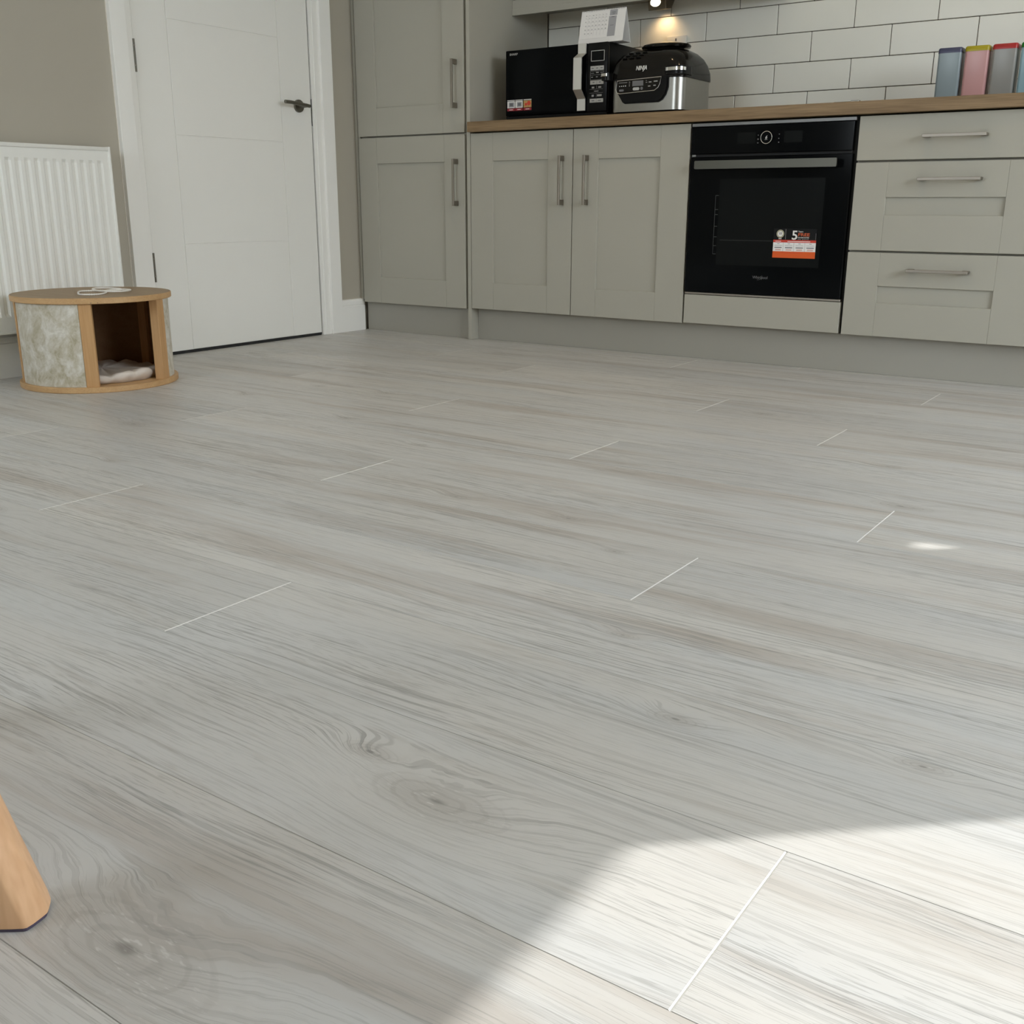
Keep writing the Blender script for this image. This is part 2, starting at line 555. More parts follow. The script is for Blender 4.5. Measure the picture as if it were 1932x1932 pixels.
def quads(name, mat, parent, rects, y, th=0.0006):
    """thin printed patches on a face looking towards -y"""
    bm = bmesh.new()
    for x0, x1, z0, z1 in rects:
        box(bm, x0, x1, y - th, y, z0, z1)
    o = finish(name, bm, mat, parent)
    if len(rects) > 1:
        o['kind'] = 'stuff'
    return o


# ------------------------------------------------------------------ room shell
FZ = -0.004      # floor top in measured heights

fl = thing('floor', 'light grey oak laminate floor in long boards', 'floor', (0, 0, 0))
del fl['category']
structure(fl)
bm = bmesh.new()
box(bm, XL - 0.2, XO, YF - 0.2, YB + 0.2, FZ - 0.06, FZ - 0.0085)
finish('underlay', bm, 'underlay', fl)

random.seed(4)
ROW = 0.24185
Y0 = -2.8988
PL = 1.876
JOINT = {-1: 2.541, 0: 1.635, 1: 0.932, 2: 2.115, 3: 1.219, 4: 2.311, 5: 1.557, 6: 0.858, 7: 1.989, 8: 1.546, 9: 0.66, 10: 2.060,
         11: 1.1, -2: 1.15, -3: 2.0, -4: 1.4, -5: 0.6, 12: 1.5, 13: 2.2, 14: 1.0}


# knots as seen on the boards: (x, y, radius)
KNOTS = [(2.099, -2.984, 0.01), (2.222, -3.019, 0.022), (2.15, -3.332, 0.027), (1.811, -2.105, 0.01), (2.341, -2.723, 0.01), (2.606, -2.668, 0.008), (2.312, -1.649, 0.016), (0.368, -2.032, 0.016), (2.702, -2.781, 0.022), (2.17, -2.541, 0.007), (1.54, -2.107, 0.01), (2.459, -2.778, 0.005), (1.965, -3.03, 0.006), (1.512, -3.04, 0.016), (1.197, -0.451, 0.01), (-1.023, 1.582, 0.01)]


def plank(x0, x1, y0, y1):
    g = 0.0001
    x0 += g; x1 -= g; y0 += g; y1 -= g
    cx, cy = (x0 + x1) / 2, (y0 + y1) / 2
    e, s, d = 0.0014, 0.0004, 0.0007
    hx, hy = (x1 - x0) / 2, (y1 - y0) / 2
    top = [(-hx + e, -hy + s, 0), (hx - e, -hy + s, 0), (hx - e, hy - s, 0), (-hx + e, hy - s, 0)]
    mid = [(-hx, -hy, -d), (hx, -hy, -d), (hx, hy, -d), (-hx, hy, -d)]
    bot = [(a, b, -0.008) for a, b, _ in mid]
    bm = bmesh.new()
    T = [bm.verts.new(p) for p in top]
    Mv = [bm.verts.new(p) for p in mid]
    Bv = [bm.verts.new(p) for p in bot]
    bm.faces.new(T).material_index = 0
    for i in range(4):
        j = (i + 1) % 4
        f = bm.faces.new((Mv[i], Mv[j], T[j], T[i]))
        f.material_index = 1 if i in (1, 3) else 2
        f = bm.faces.new((Bv[i], Bv[j], Mv[j], Mv[i]))
        f.material_index = 2
    o = finish('plank', bm, ['floor', 'floor_edge', 'floor_seam'], fl, dz=0)
    o.location = (cx, cy, 0)
    ks = [(k[0] - cx, k[1] - cy, k[2]) for k in KNOTS if x0 < k[0] < x1 and y0 < k[1] < y1][:2]
    seen = bool(ks)
    while len(ks) < 2:
        ks.append((random.uniform(-hx, hx), random.uniform(-hy, hy) * 0.7, 0.0 if seen or random.random() < 0.5 else random.uniform(0.006, 0.014)))
    o['knot_a'], o['knot_b'] = ks
    return o


for k in range(-11, 15):
    # row k spans Y0 + k*ROW .. Y0 + (k+1)*ROW ; row index named by its lower edge; joint table keyed so row -1 lies below Y0
    ya, yb = Y0 + k * ROW, Y0 + (k + 1) * ROW
    ya = max(ya, YF)
    yb = min(yb, YB)
    if yb - ya < 0.01:
        continue
    j = JOINT.get(k, 0.3 + 0.61 * ((k * 7) % 5))
    while j > XL:
        j -= PL
    xs = []
    while j < XR + PL:
        xs.append(j)
        j += PL
    for a, b in zip(xs, xs[1:]):
        a, b = max(a, XL + 0.004), min(b, XR - 0.002)
        if b - a > 0.03:
            plank(a, b, ya, yb)

# walls
bm = bmesh.new()
box(bm, XL - 0.12, XL, YF - 0.2, YB + 0.2, FZ - 0.06, ZC)
structure(finish('wall_left', bm, 'wall'), 'warm grey painted wall behind radiator and door')
# back wall, with tiles as parts
wb = thing('wall_back', 'kitchen wall with metro tiles above the worktop', 'wall', (0, YB, 0))
del wb['category']
structure(wb)
bx('plaster', 'wall', wb, XL, XO, YB + 0.0, YB + 0.2, FZ - 0.06, ZC)
TP, TH = 0.3098, 0.11
bx('grout', 'grout', wb, 0.0, 3.4, YB - 0.0035, YB - 0.0005, 0.90, 1.70)
row_z = [1.014 + TH * (i - 1) for i in range(7)]
g = 0.0029
tile_mesh = {}
for i, z in enumerate(row_z):
    z0, z1 = z, z + TH
    if i == 0:
        z0, z1 = 0.9125, 1.014
    off = 0.0 if i % 2 == 0 else 0.165
    x = off - (TP if off > 0 else 0)
    while x < 2.75:
        a, b = max(x, 0.002), x + TP
        if b - a > 0.01:
            bx('tile', 'tile', wb, a + g / 2, b - g / 2, YB - 0.0075, YB - 0.001, z0 + g / 2, z1 - g / 2, 0.0012)
        x += TP

bm = bmesh.new()
box(bm, XR, XO, DOOR_Y1, YB + 0.2, FZ - 0.06, WN2[2])
box(bm, XR, XO, DOOR_Y1, YB + 0.2, WN2[3], ZC)
box(bm, XR, XO, DOOR_Y1, WN2[0], WN2[2], WN2[3])
box(bm, XR, XO, WN2[1], YB + 0.2, WN2[2], WN2[3])
box(bm, XR, XO, YF - 0.2, DOOR_Y0, FZ - 0.06, ZC)
box(bm, XR, XO, DOOR_Y0, DOOR_Y1, DOOR_Z, ZC)
structure(finish('wall_right', bm, 'wall'), 'grey wall with the patio opening on the right')
# window over the worktop end: roller blind down, a chink at one corner lets a spot of sun in
hole = [(0.471, 2.095), (0.500, 2.1190), (0.530, 2.1140), (0.476, 2.0625)]
outer = [(WN2[0], WN2[2]), (WN2[0], WN2[3]), (WN2[1], WN2[3]), (WN2[1], WN2[2])]
bm = bmesh.new()
layers = []
for x_ in (XO - 0.0015, XO - 0.0010):
    layers.append(([bm.verts.new((x_, p[0], p[1])) for p in outer], [bm.verts.new((x_, p[0], p[1])) for p in hole]))
for O_, I_ in layers:
    for i in range(4):
        j = (i + 1) % 4
        bm.faces.new((O_[i], O_[j], I_[j], I_[i]))
for i in range(4):
    j = (i + 1) % 4
    bm.faces.new((layers[0][1][i], layers[0][1][j], layers[1][1][j], layers[1][1][i]))
    bm.faces.new((layers[0][0][i], layers[0][0][j], layers[1][0][j], layers[1][0][i]))
structure(finish('window_2', bm, 'blind'), 'window over the worktop end closed by a pale roller blind')
bm = bmesh.new()
box(bm, XL - 0.12, XO, YF - 0.2, YF, FZ - 0.06, FILL_WIN[2])
box(bm, XL - 0.12, XO, YF - 0.2, YF, FILL_WIN[3], ZC)
box(bm, XL - 0.12, FILL_WIN[0], YF - 0.2, YF, FILL_WIN[2], FILL_WIN[3])
box(bm, FILL_WIN[1], XO, YF - 0.2, YF, FILL_WIN[2], FILL_WIN[3])
structure(finish('wall_front', bm, 'wall'), 'grey wall with an added fill opening behind the camera')
bm = bmesh.new()
box(bm, XL - 0.12, XO, YF - 0.2, YB + 0.2, ZC, ZC + 0.1)
structure(finish('ceiling', bm, 'ceiling'), 'white ceiling')
# ground outside
bm = bmesh.new()
box(bm, XO, XO + 12, -12, 8, -0.20, -0.10)
structure(finish('patio', bm, 'patio'), 'stone patio outside')
bm = bmesh.new()
box(bm, XO + 4.0, XO + 4.03, -9.0, 5.0, -0.1, 1.30)  # unseen board added to block low sky from the upper walls
structure(finish('sky_blocker', bm, 'blocker'), 'garden fence outside, unseen, added to cut low sky')


# ------------------------------------------------------------------ door, casing, baseboards on the left wall
dr = thing('door_1', 'white flush door with grooved panels and a dark lever handle', 'door', (XL, -0.70, 0))
del dr['category']
structure(dr)
XD = -0.670         # door face
ZT = 2.06
yd0, yd1 = -1.147, -0.262
bx('core', 'trim', dr, XL - 0.035, XD - 0.0035, yd0, yd1, 0.008, ZT)
yg0, yg1 = -0.993, -0.437
bx('stile', 'door', dr, XD - 0.006, XD, yd0, yg0 - 0.0013, 0.008, ZT, 0.0013)
bx('stile', 'door', dr, XD - 0.006, XD, yg1 + 0.0013, yd1, 0.008, ZT, 0.0013)
gz = [0.008, 0.422, 0.830, 1.240, 1.650, ZT]
for a, b in zip(gz, gz[1:]):
    bx('panel', 'door', dr, XD - 0.006, XD, yg0 + 0.0012, yg1 - 0.0012, a + 0.0011, b - 0.0011, 0.0013)
# dark gap under and beside the door
bx('threshold_gap', 'dark_gap', dr, XL - 0.10, XD - 0.004, yd0, yd1, FZ - 0.001, 0.0075)
bx('edge_gap', 'dark_gap', dr, XL - 0.02, XD - 0.004, yd1, yd1 + 0.004, 0.0, ZT)
bx('strike_gap', 'dark_gap', dr, XD - 0.004, XD - 0.0005, yd1 - 0.001, yd1 + 0.005, 0.905, 1.015)
# hinges
for z0, z1 in ((0.284, 0.394), (1.040, 1.152), (1.78, 1.89)):
    bm = bmesh.new()
    cyl_between(bm, (XD + 0.004, yd0 - 0.002, z0), (XD + 0.004, yd0 - 0.002, z1), 0.0045, 10)
    hg = finish('hinge', bm, 'dark_metal', dr, True)
    for zz in (z0 + 0.022, z1 - 0.022):
        bm = bmesh.new()
        cyl_between(bm, (XD + 0.004, yd0 - 0.002, zz - 0.002), (XD + 0.004, yd0 - 0.002, zz + 0.002), 0.0050, 10)
        finish('knuckle_ring', bm, 'nickel', hg, True)
# lever handle on a round rose
hz, hy = 0.981, -0.338
bm = bmesh.new()
cyl_between(bm, (XD, hy, hz), (XD + 0.009, hy, hz), 0.0265, 32, 0.0255)
dh = finish('door_handle', bm, 'dark_metal', dr, True)
bm = bmesh.new()
cyl_between(bm, (XD + 0.009, hy, hz), (XD + 0.052, hy, hz), 0.0085, 16)
finish('spindle', bm, 'dark_metal', dh, True)
bm = bmesh.new()
tube(bm, [(XD + 0.056, hy + 0.012, hz - 0.002), (XD + 0.057, hy - 0.01, hz), (XD + 0.052, hy - 0.05, hz + 0.004), (XD + 0.050, hy - 0.09, hz + 0.007),
          (XD + 0.050, hy - 0.122, hz + 0.007)], 0.0075, 12)
finish('lever', bm, 'dark_metal', dh, True)

cs = thing('trim_1', 'white door casing', 'trim', (XL, -0.70, 0))
del cs['category']
structure(cs)
XC = -0.655
ca = [(-1.245, -1.180), (-0.203, -0.134)]
for a, b in ca:
    bx('casing', 'trim', cs, XL, XC, a, b, FZ, ZT + 0.09, 0.0015)
bx('casing', 'trim', cs, XL, XC, ca[0][0], ca[1][1], ZT + 0.035, ZT + 0.10, 0.0015)
bx('door_lining', 'trim', cs, XL - 0.05, -0.6655, -1.180, -1.151, FZ, ZT + 0.03)
bx('door_lining', 'trim', cs, XL - 0.05, -0.6655, -0.257, -0.2035, FZ, ZT + 0.03)
bx('door_stop', 'trim', cs, -0.6655, -0.662, -0.240, -0.226, FZ, ZT + 0.03, 0.0012)
bx('caulk_line', 'caulk', cs, XL, XL + 0.0015, -1.2475, -1.2445, 0.14, ZT)


def baseboard(name, y0, y1, label):
    prof = [(XL, FZ), (XL + 0.018, FZ), (XL + 0.018, 0.112), (XL + 0.0155, 0.114), (XL + 0.0155, 0.117), (XL + 0.018, 0.119), (XL + 0.0165, 0.134), (XL + 0.012, 0.143), (XL, 0.145)]
    bm = bmesh.new()
    prism(bm, [(p[0], p[1]) for p in prof], 'y', y0, y1)
    # prism along y with (x,z) points
    return structure(finish(name, bm, 'trim'), label)


baseboard('baseboard_right', -0.134, 0.020, 'short white baseboard between casing and tall cabinet')
baseboard('baseboard_left', YF, -1.2465, 'white baseboard under the radiator')

# ------------------------------------------------------------------ radiator
rad = thing('radiator', 'white ribbed panel radiator on the grey wall beside the door', 'radiator', (XL, -2.0, 0))
xf = -0.602
ye, yst = -1.345, -2.95
zb_, zt_ = 0.150, 0.768
pitch, fw = 0.0344, 0.0205
first = -1.394
ys = [ye]
prof = []   # (y, depth 0..1)
prof.append((ye, 0))
yy = first + fw
k = 0
while True:
    a = first - k * pitch
    if a < yst + 0.03:
        break
    prof += [(a + fw + 0.001, 0), (a + fw - 0.0055, 1), (a + 0.0055, 1), (a - 0.001, 0)]
    k += 1
prof.append((yst, 0))
zs = [(zb_ + 0.008, 0), (0.206, 0), (0.217, 1), (0.712, 1), (0.722, 0), (zt_ - 0.010, 0)]
bm = bmesh.new()
G = [[bm.verts.new((xf - 0.0062 * d * m_, y_, z_)) for (z_, m_) in zs] for (y_, d) in prof]
for a, b in zip(G, G[1:]):
    for i in range(len(zs) - 1):
        bm.faces.new((a[i], a[i + 1], b[i + 1], b[i]))
finish('front_panel', bm, 'radiator', rad)
bx('back_panel', 'radiator', rad, XL + 0.028, XL + 0.034, yst, ye, zb_ + 0.01, zt_ - 0.012)
bm = bmesh.new()
for i in range(40):
    y_ = ye - 0.02 - i * 0.039
    box(bm, XL + 0.034, xf - 0.008, y_ - 0.001, y_ + 0.001, 0.2, 0.72)
finish('convector_fins', bm, 'radiator', rad)['kind'] = 'stuff'
bx('top_trim', 'radiator', rad, XL + 0.024, xf + 0.005, yst, ye, zt_ - 0.0135, zt_, 0.003, 2, True)
bx('side_trim', 'radiator', rad, XL + 0.022, xf + 0.006, ye - 0.003, ye + 0.005, zb_ + 0.002, zt_ + 0.0015, 0.002, 2, True)
bx('side_trim', 'radiator', rad, XL + 0.022, xf + 0.006, yst - 0.005, yst + 0.003, zb_ + 0.002, zt_ + 0.0015, 0.002, 2, True)
bx('bottom_rim', 'radiator', rad, xf - 0.012, xf + 0.0025, yst, ye, zb_, zb_ + 0.009, 0.002, 2, True)
for y_ in (-1.55, -2.75):
    bx('bracket', 'radiator', rad, XL + 0.0005, XL + 0.030, y_ - 0.015, y_ + 0.015, 0.25, 0.66)

# ------------------------------------------------------------------ kitchen cabinets
CY = 0.020      # door thickness


def handle_v(parent, x, z0, z1):
    bm = bmesh.new()
    box(bm, x - 0.005, x + 0.005, -0.036, -0.029, z0, z1, 0.0008)
    box(bm, x - 0.005, x + 0.005, -0.030, 0.0, z0, z0 + 0.021, 0.0008)
    box(bm, x - 0.005, x + 0.005, -0.030, 0.0, z1 - 0.021, z1, 0.0008)
    return finish('handle', bm, 'nickel', parent)


def handle_h(parent, z, x0, x1):
    bm = bmesh.new()
    box(bm, x0, x1, -0.036, -0.029, z - 0.005, z + 0.005, 0.0008)
    box(bm, x0, x0 + 0.021, -0.030, 0.0, z - 0.005, z + 0.005, 0.0008)
    box(bm, x1 - 0.021, x1, -0.030, 0.0, z - 0.005, z + 0.005, 0.0008)
    return finish('handle', bm, 'nickel', parent)


def shaker(name, parent, x0, x1, z0, z1, xi0, xi1, zi0, zi1, y=0.0):
    bm = bmesh.new()
    box(bm, x0 + 0.012, x1 - 0.012, y + 0.0085, y + CY - 0.002, z0 + 0.012, z1 - 0.012)
    d = finish(name, bm, 'cab', parent)
    b = 0.0009
    bx('stile', 'cab', d, x0, xi0, y, y + CY, z0, z1, b)
    bx('stile', 'cab', d, xi1, x1, y, y + CY, z0, z1, b)
    bx('rail', 'cab', d, xi0 + 0.0002, xi1 - 0.0002, y + 0.0002, y + CY, zi1, z1, b)
    bx('rail', 'cab', d, xi0 + 0.0002, xi1 - 0.0002, y + 0.0002, y + CY, z0, zi0, b)
    return d


YW = YB - 0.010
# tall cabinet
tc = thing('tall_cabinet', 'tall light grey kitchen cabinet with two stacked shaker doors beside the white door', 'cabinet', (-0.33, 0.3, 0))
bx('carcass', 'carcass', tc, -0.640, -0.0195, CY + 0.003, YW, 0.130, 2.12)
bx('side_panel', 'cab', tc, -0.0190, -0.0005, 0.0, YW, FZ, 2.13, 0.0008)
d = shaker('door', tc, -0.6385, -0.0315, 0.1305, 0.8645, -0.5315, -0.1415, 0.249, 0.7535)
handle_v(d, -0.0705, 0.5705, 0.7640)
d = shaker('door', tc, -0.6385, -0.0315, 0.8715, 2.11, -0.5265, -0.1455, 0.990, 1.995)
handle_v(d, -0.0715, 0.9690, 1.1610)
bm = bmesh.new()
box(bm, XL + 0.001, -0.6425, 0.016, 0.034, 0.142, 2.13, 0.001)
box(bm, -0.659, -0.656, 0.013, 0.017, 0.146, 2.13)
finish('filler_strip', bm, 'cab', tc)
# tall plinth
pl = thing('plinth', 'short grey kickboard under the tall cabinet', 'kickboard', (-0.33, 0.04, 0))
bx('kickboard', 'plinth', pl, -0.655, -0.0195, 0.038, 0.054, FZ, 0.1285, 0.001)
pl = thing('plinth', 'long grey kickboard under the base cabinets and oven', 'kickboard', (1.5, 0.055, 0))
bx('kickboard', 'plinth', pl, 0.0, 4.86, 0.050, 0.066, FZ, 0.133, 0.001)

# base cabinet with two doors
bc = thing('base_cabinet', 'light grey double base cabinet with two shaker doors under the microwave', 'cabinet', (0.51, 0.3, 0))
bx('carcass', 'carcass', bc, 0.0010, 1.0235, CY + 0.003, YW - 0.03, 0.1340, 0.8660)
d = shaker('door', bc, 0.0020, 0.5115, 0.1345, 0.8645, 0.1180, 0.3950, 0.2490, 0.7530)
handle_v(d, 0.4675, 0.5750, 0.7650)
d = shaker('door', bc, 0.5150, 1.0235, 0.1345, 0.8645, 0.6310, 0.9025, 0.2465, 0.7510)
handle_v(d, 0.5830, 0.5750, 0.7640)

# oven housing
oh = thing('oven_housing', 'light grey oven cabinet with a plain narrow front below the oven', 'cabinet', (1.335, 0.3, 0))
bm = bmesh.new()
box(bm, 1.0245, 1.0315, CY + 0.003, YW - 0.03, 0.134, 0.866)
box(bm, 1.6375, 1.6455, CY + 0.003, YW - 0.03, 0.134, 0.866)
box(bm, 1.0315, 1.6375, CY + 0.003, YW - 0.03, 0.134, 0.150)
finish('carcass', bm, 'carcass', oh)
bx('drawer_front', 'cab', oh, 1.0305, 1.6365, 0.0, CY, 0.1365, 0.2455, 0.001)
bx('shadow_gap', 'dark_gap', oh, 1.0250, 1.6450, 0.0215, 0.0225, 0.134, 0.866)
# built-in oven
ov = thing('oven', 'built in black glass oven with steel bar handle and orange guarantee sticker', 'oven', (1.335, 0.25, 0.25))
bx('body', 'black_plastic', ov, 1.036, 1.633, 0.024, 0.54, 0.258, 0.860)
bx('top_trim', 'grey_trim', ov, 1.0290, 1.6350, 0.000, 0.021, 0.8525, 0.8640, 0.001)
fa = bx('control_panel', 'glass_black', ov, 1.0310, 1.6310, -0.004, 0.021, 0.7560, 0.8510, 0.0015)
bx('vent_strip', 'dark_gap', ov, 1.0340, 1.6290, 0.006, 0.021, 0.7470, 0.7555)
bx('vent_trim', 'grey_trim', ov, 1.0335, 1.0480, 0.002, 0.008, 0.7475, 0.7550)
dd = bx('door', 'glass_black', ov, 1.0310, 1.6335, -0.004, 0.021, 0.2570, 0.7460, 0.0015)
bx('bottom_trim', 'nickel', ov, 1.0310, 1.6350, 0.000, 0.021, 0.2475, 0.2555, 0.001)
bx('window', 'oven_window', dd, 1.154, 1.548, -0.0046, -0.0035, 0.361, 0.668)
bm = bmesh.new()
for z_ in (0.610, 0.560, 0.542, 0.500, 0.462, 0.430, 0.400):
    box(bm, 1.140, 1.152, -0.0052, -0.0044, z_ - 0.0008, z_ + 0.0008)
box(bm, 1.1395, 1.1405, -0.0052, -0.0044, 0.400, 0.610)
box(bm, 1.165, 1.372, -0.0054, -0.0046, 0.4505, 0.4513)
finish('rack_marks', bm, 'oven_mark', dd)['kind'] = 'stuff'
bm = bmesh.new()
prism(bm, rrect(1.066, 1.5945, 0.7025, 0.7315, 0.004, 3), 'y', -0.046, -0.038)
hn = finish('handle', bm, 'oven_steel', ov, True)
for x_ in (1.085, 1.560):
    bx('handle_post', 'steel', hn, x_, x_ + 0.016, -0.039, -0.003, 0.709, 0.725, 0.001)
# dial
kc = (1.3245, 0.8065)
bm = bmesh.new()
cyl_between(bm, (kc[0], -0.004, kc[1]), (kc[0], -0.014, kc[1]), 0.0205, 40, 0.0195)
kn = finish('dial', bm, 'glass_black', ov, True)
bm = bmesh.new()
tube(bm, [(kc[0] + 0.0207 * math.cos(t * math.pi / 24), -0.0135, kc[1] + 0.0207 * math.sin(t * math.pi / 24)) for t in range(48)], 0.0009, 6, True)
finish('dial_ring', bm, 'alu', kn, True)
text('dial_symbol', '6', 'logo_white', kn, (kc[0] - 0.0045, -0.0145, kc[1] - 0.0045), 0.0155, shear=0.3)
quads('dial_symbol', 'logo_mid', kn, [(kc[0] - 0.005, kc[0] + 0.005, kc[1] - 0.008, kc[1] - 0.0065)], -0.0142)
for x0, x1 in ((1.212, 1.281), (1.387, 1.453)):
    bx('display', 'oven_window', ov, x0, x1, -0.0048, -0.0035, 0.788, 0.826)
quads('touch_marks', 'logo_grey', ov, [(1.288, 1.293, 0.800, 0.804), (1.288, 1.293, 0.788, 0.791), (1.289, 1.292, 0.814, 0.817), (1.366, 1.370, 0.788, 0.791),
                                       (1.366, 1.369, 0.801, 0.804), (1.367, 1.370, 0.815, 0.818)], -0.0042)
text('maker_logo', 'Whirlpool', 'logo_grey', ov, (1.304, -0.0046, 0.3155), 0.0145, width=0.058)
bm = bmesh.new()
tube(bm, [(1.322, -0.0048, 0.3115), (1.331, -0.0048, 0.3125), (1.338, -0.0048, 0.317), (1.342, -0.0048, 0.3235), (1.340, -0.0048, 0.3275)], 0.0005, 5)
finish('maker_logo_swoosh', bm, 'logo_grey', ov)
# sticker on the oven door (peelable: part of the door)
stk = bx('sticker', 'black_plastic', ov, 1.3745, 1.5325, -0.0052, -0.004, 0.3930, 0.4950)
yS = -0.0052
quads('sticker_header', 'st_red', stk, [(1.3750, 1.5325, 0.4470, 0.4560)], yS)
quads('sticker_panel', 'paper', stk, [(1.3750, 1.4125, 0.4160, 0.4470), (1.4133, 1.4520, 0.4160, 0.4470), (1.4528, 1.4925, 0.4160, 0.4470), (1.4933, 1.5325, 0.4160, 0.4470)], yS)
quads('sticker_footer', 'st_orange', stk, [(1.3750, 1.5325, 0.3930, 0.4160)], yS)
quads('sticker_lines', 'ink', stk, [(1.381 + 0.0395 * i, 1.408 + 0.0395 * i, 0.4275, 0.4305) for i in range(4)] + [(1.390 + 0.0395 * i, 1.399 + 0.0395 * i, 0.4420, 0.4435) for i in range(4)], yS - 0.0006, 0.0002)
quads('sticker_lines', 'ink_light', stk, [(1.380 + 0.0395 * i, 1.409 + 0.0395 * i, 0.4345 + 0.0025 * j, 0.4355 + 0.0025 * j) for i in range(4) for j in range(2)], yS - 0.0006, 0.0002)
quads('sticker_lines', 'st_rust', stk, [(1.384 + 0.0395 * i, 1.405 + 0.0395 * i, 0.4195 + 0.0028 * j, 0.4207 + 0.0028 * j) for i in range(4) for j in range(2)], yS - 0.0006, 0.0002)
quads('sticker_lines', 'paper', stk, [(1.383, 1.404, 0.4500, 0.4520), (1.428, 1.512, 0.4500, 0.4520)], yS - 0.0006, 0.0002)
quads('sticker_lines', 'st_red', stk, [(1.405, 1.487, 0.4105, 0.4118)], yS - 0.0006, 0.0002)
bm = bmesh.new()
cyl_between(bm, (1.3995, yS, 0.4770), (1.3995, yS - 0.0005, 0.4770), 0.0142, 32)
finish('seal', bm, 'gold', stk)
bm = bmesh.new()
cyl_between(bm, (1.3995, yS - 0.0005, 0.4770), (1.3995, yS - 0.0009, 0.4770), 0.0095, 32)
finish('seal', bm, 'paper', stk)
text('seal_number', '10', 'ink', stk, (1.3995, yS - 0.0011, 0.4745), 0.0115, align='CENTER', bold=0.0003)
quads('seal_ribbon', 'paper', stk, [(1.394, 1.405, 0.4585, 0.4610)], yS)
quads('sticker_rule', 'logo_mid', stk, [(1.4190, 1.4197, 0.458, 0.494), (1.5300, 1.5304, 0.458, 0.480)], yS)
text('sticker_number', '5', 'logo_white', stk, (1.4415, yS - 0.0004, 0.4580), 0.044, width=0.020, bold=0.0007)
text('sticker_word', 'FREE', 'st_rust', stk, (1.4650, yS - 0.0004, 0.4700), 0.0150, width=0.042, bold=0.0003)
text('sticker_word', 'Years', 'logo_white', stk, (1.4655, yS - 0.0004, 0.4830), 0.0078, width=0.018)
text('sticker_word', 'GUARANTEE', 'logo_white', stk, (1.4650, yS - 0.0004, 0.4625), 0.0065, width=0.041)
text('sticker_word', 'on parts', 'logo_mid', stk, (1.4650, yS - 0.0004, 0.4575), 0.0045, width=0.040)

# drawer unit
du = thing('drawer_unit', 'light grey three drawer kitchen unit right of the oven with bar handles', 'cabinet', (1.95, 0.3, 0))
bx('carcass', 'carcass', du, 1.6462, 2.2490, CY + 0.003, YW - 0.03, 0.134, 0.866)
d = bx('drawer', 'cab', du, 1.6475, 2.2475, 0.0, CY, 0.7220, 0.8640, 0.001)
handle_h(d, 0.7935, 1.8630, 2.0590)
d = shaker('drawer', du, 1.6475, 2.2475, 0.4265, 0.7150, 1.7575, 2.1340, 0.5435, 0.6020)
handle_h(d, 0.6595, 1.8620, 2.0580)
d = shaker('drawer', du, 1.6475, 2.2475, 0.1350, 0.4195, 1.7590, 2.1335, 0.2495, 0.3075)
handle_h(d, 0.3640, 1.8570, 2.0540)
# next unit beyond the frame
bn = thing('base_cabinet', 'light grey base cabinet at the right end, beyond the drawers', 'cabinet', (2.8, 0.3, 0))
bx('carcass', 'carcass', bn, 2.2500, 3.345, CY + 0.003, YW - 0.03, 0.134, 0.866)
shaker('door', bn, 2.2515, 2.796, 0.1350, 0.8640, 2.367, 2.680, 0.249, 0.753)
shaker('door', bn, 2.7995, 3.344, 0.1350, 0.8640, 2.915, 3.228, 0.249, 0.753)

# worktop
wt = thing('worktop', 'continuous oak effect laminate worktop over the base cabinets', 'worktop', (1.6, 0.3, 0.87))
bm = bmesh.new()
box(bm, 0.0015, 4.88, -0.0245, YB - 0.0080, 0.8695, 0.9100, 0.0012)
finish('slab', bm, 'worktop', wt)
# hob
hb = thing('hob', 'low dark hob just showing at the worktop edge above the oven', 'hob', (1.33, 0.28, 0.91))
bx('glass_plate', 'glass_black', hb, 1.045, 1.625, 0.06, 0.565, 0.9105, 0.9155, 0.001)
bm = bmesh.new()
box(bm, 1.548, 1.632, 0.012, 0.030, 0.9102, 0.9142, 0.0008)
box(bm, 1.606, 1.634, 0.010, 0.034, 0.9102, 0.9166, 0.0012)
finish('front_clip', bm, 'dark_metal', hb)

# wall cabinet with light rail
wc = thing('wall_cabinet', 'light grey wall cabinet with light rail above the microwave', 'cabinet', (0.57, 0.45, 1.4))
YU = 0.310
bx('carcass', 'carcass', wc, 0.0008, 1.1300, YU + 0.024, YW, 1.408, 2.12)
shaker('door', wc, 0.0030, 0.5640, 1.428, 2.11, 0.118, 0.450, 1.543, 1.995, YU)
shaker('door', wc, 0.5680, 1.1290, 1.428, 2.11, 0.683, 1.014, 1.543, 1.995, YU)
bm = bmesh.new()
prof = [(YU, 1.3625), (YU + 0.018, 1.3625), (YU + 0.018, 1.408), (YU + 0.06, 1.408), (YU + 0.06, 1.4225), (YU + 0.002, 1.4225), (YU + 0.002, 1.3880), (YU + 0.0005, 1.3865), (YU, 1.3865)]
prism(bm, prof, 'x', 0.0008, 1.1320)
finish('light_rail', bm, 'cab', wc)
bm = bmesh.new()
box(bm, 1.1150, 1.1320, YU + 0.018, YW, 1.3660, 1.4225, 0.001)
finish('light_rail_return', bm, 'cab', wc)

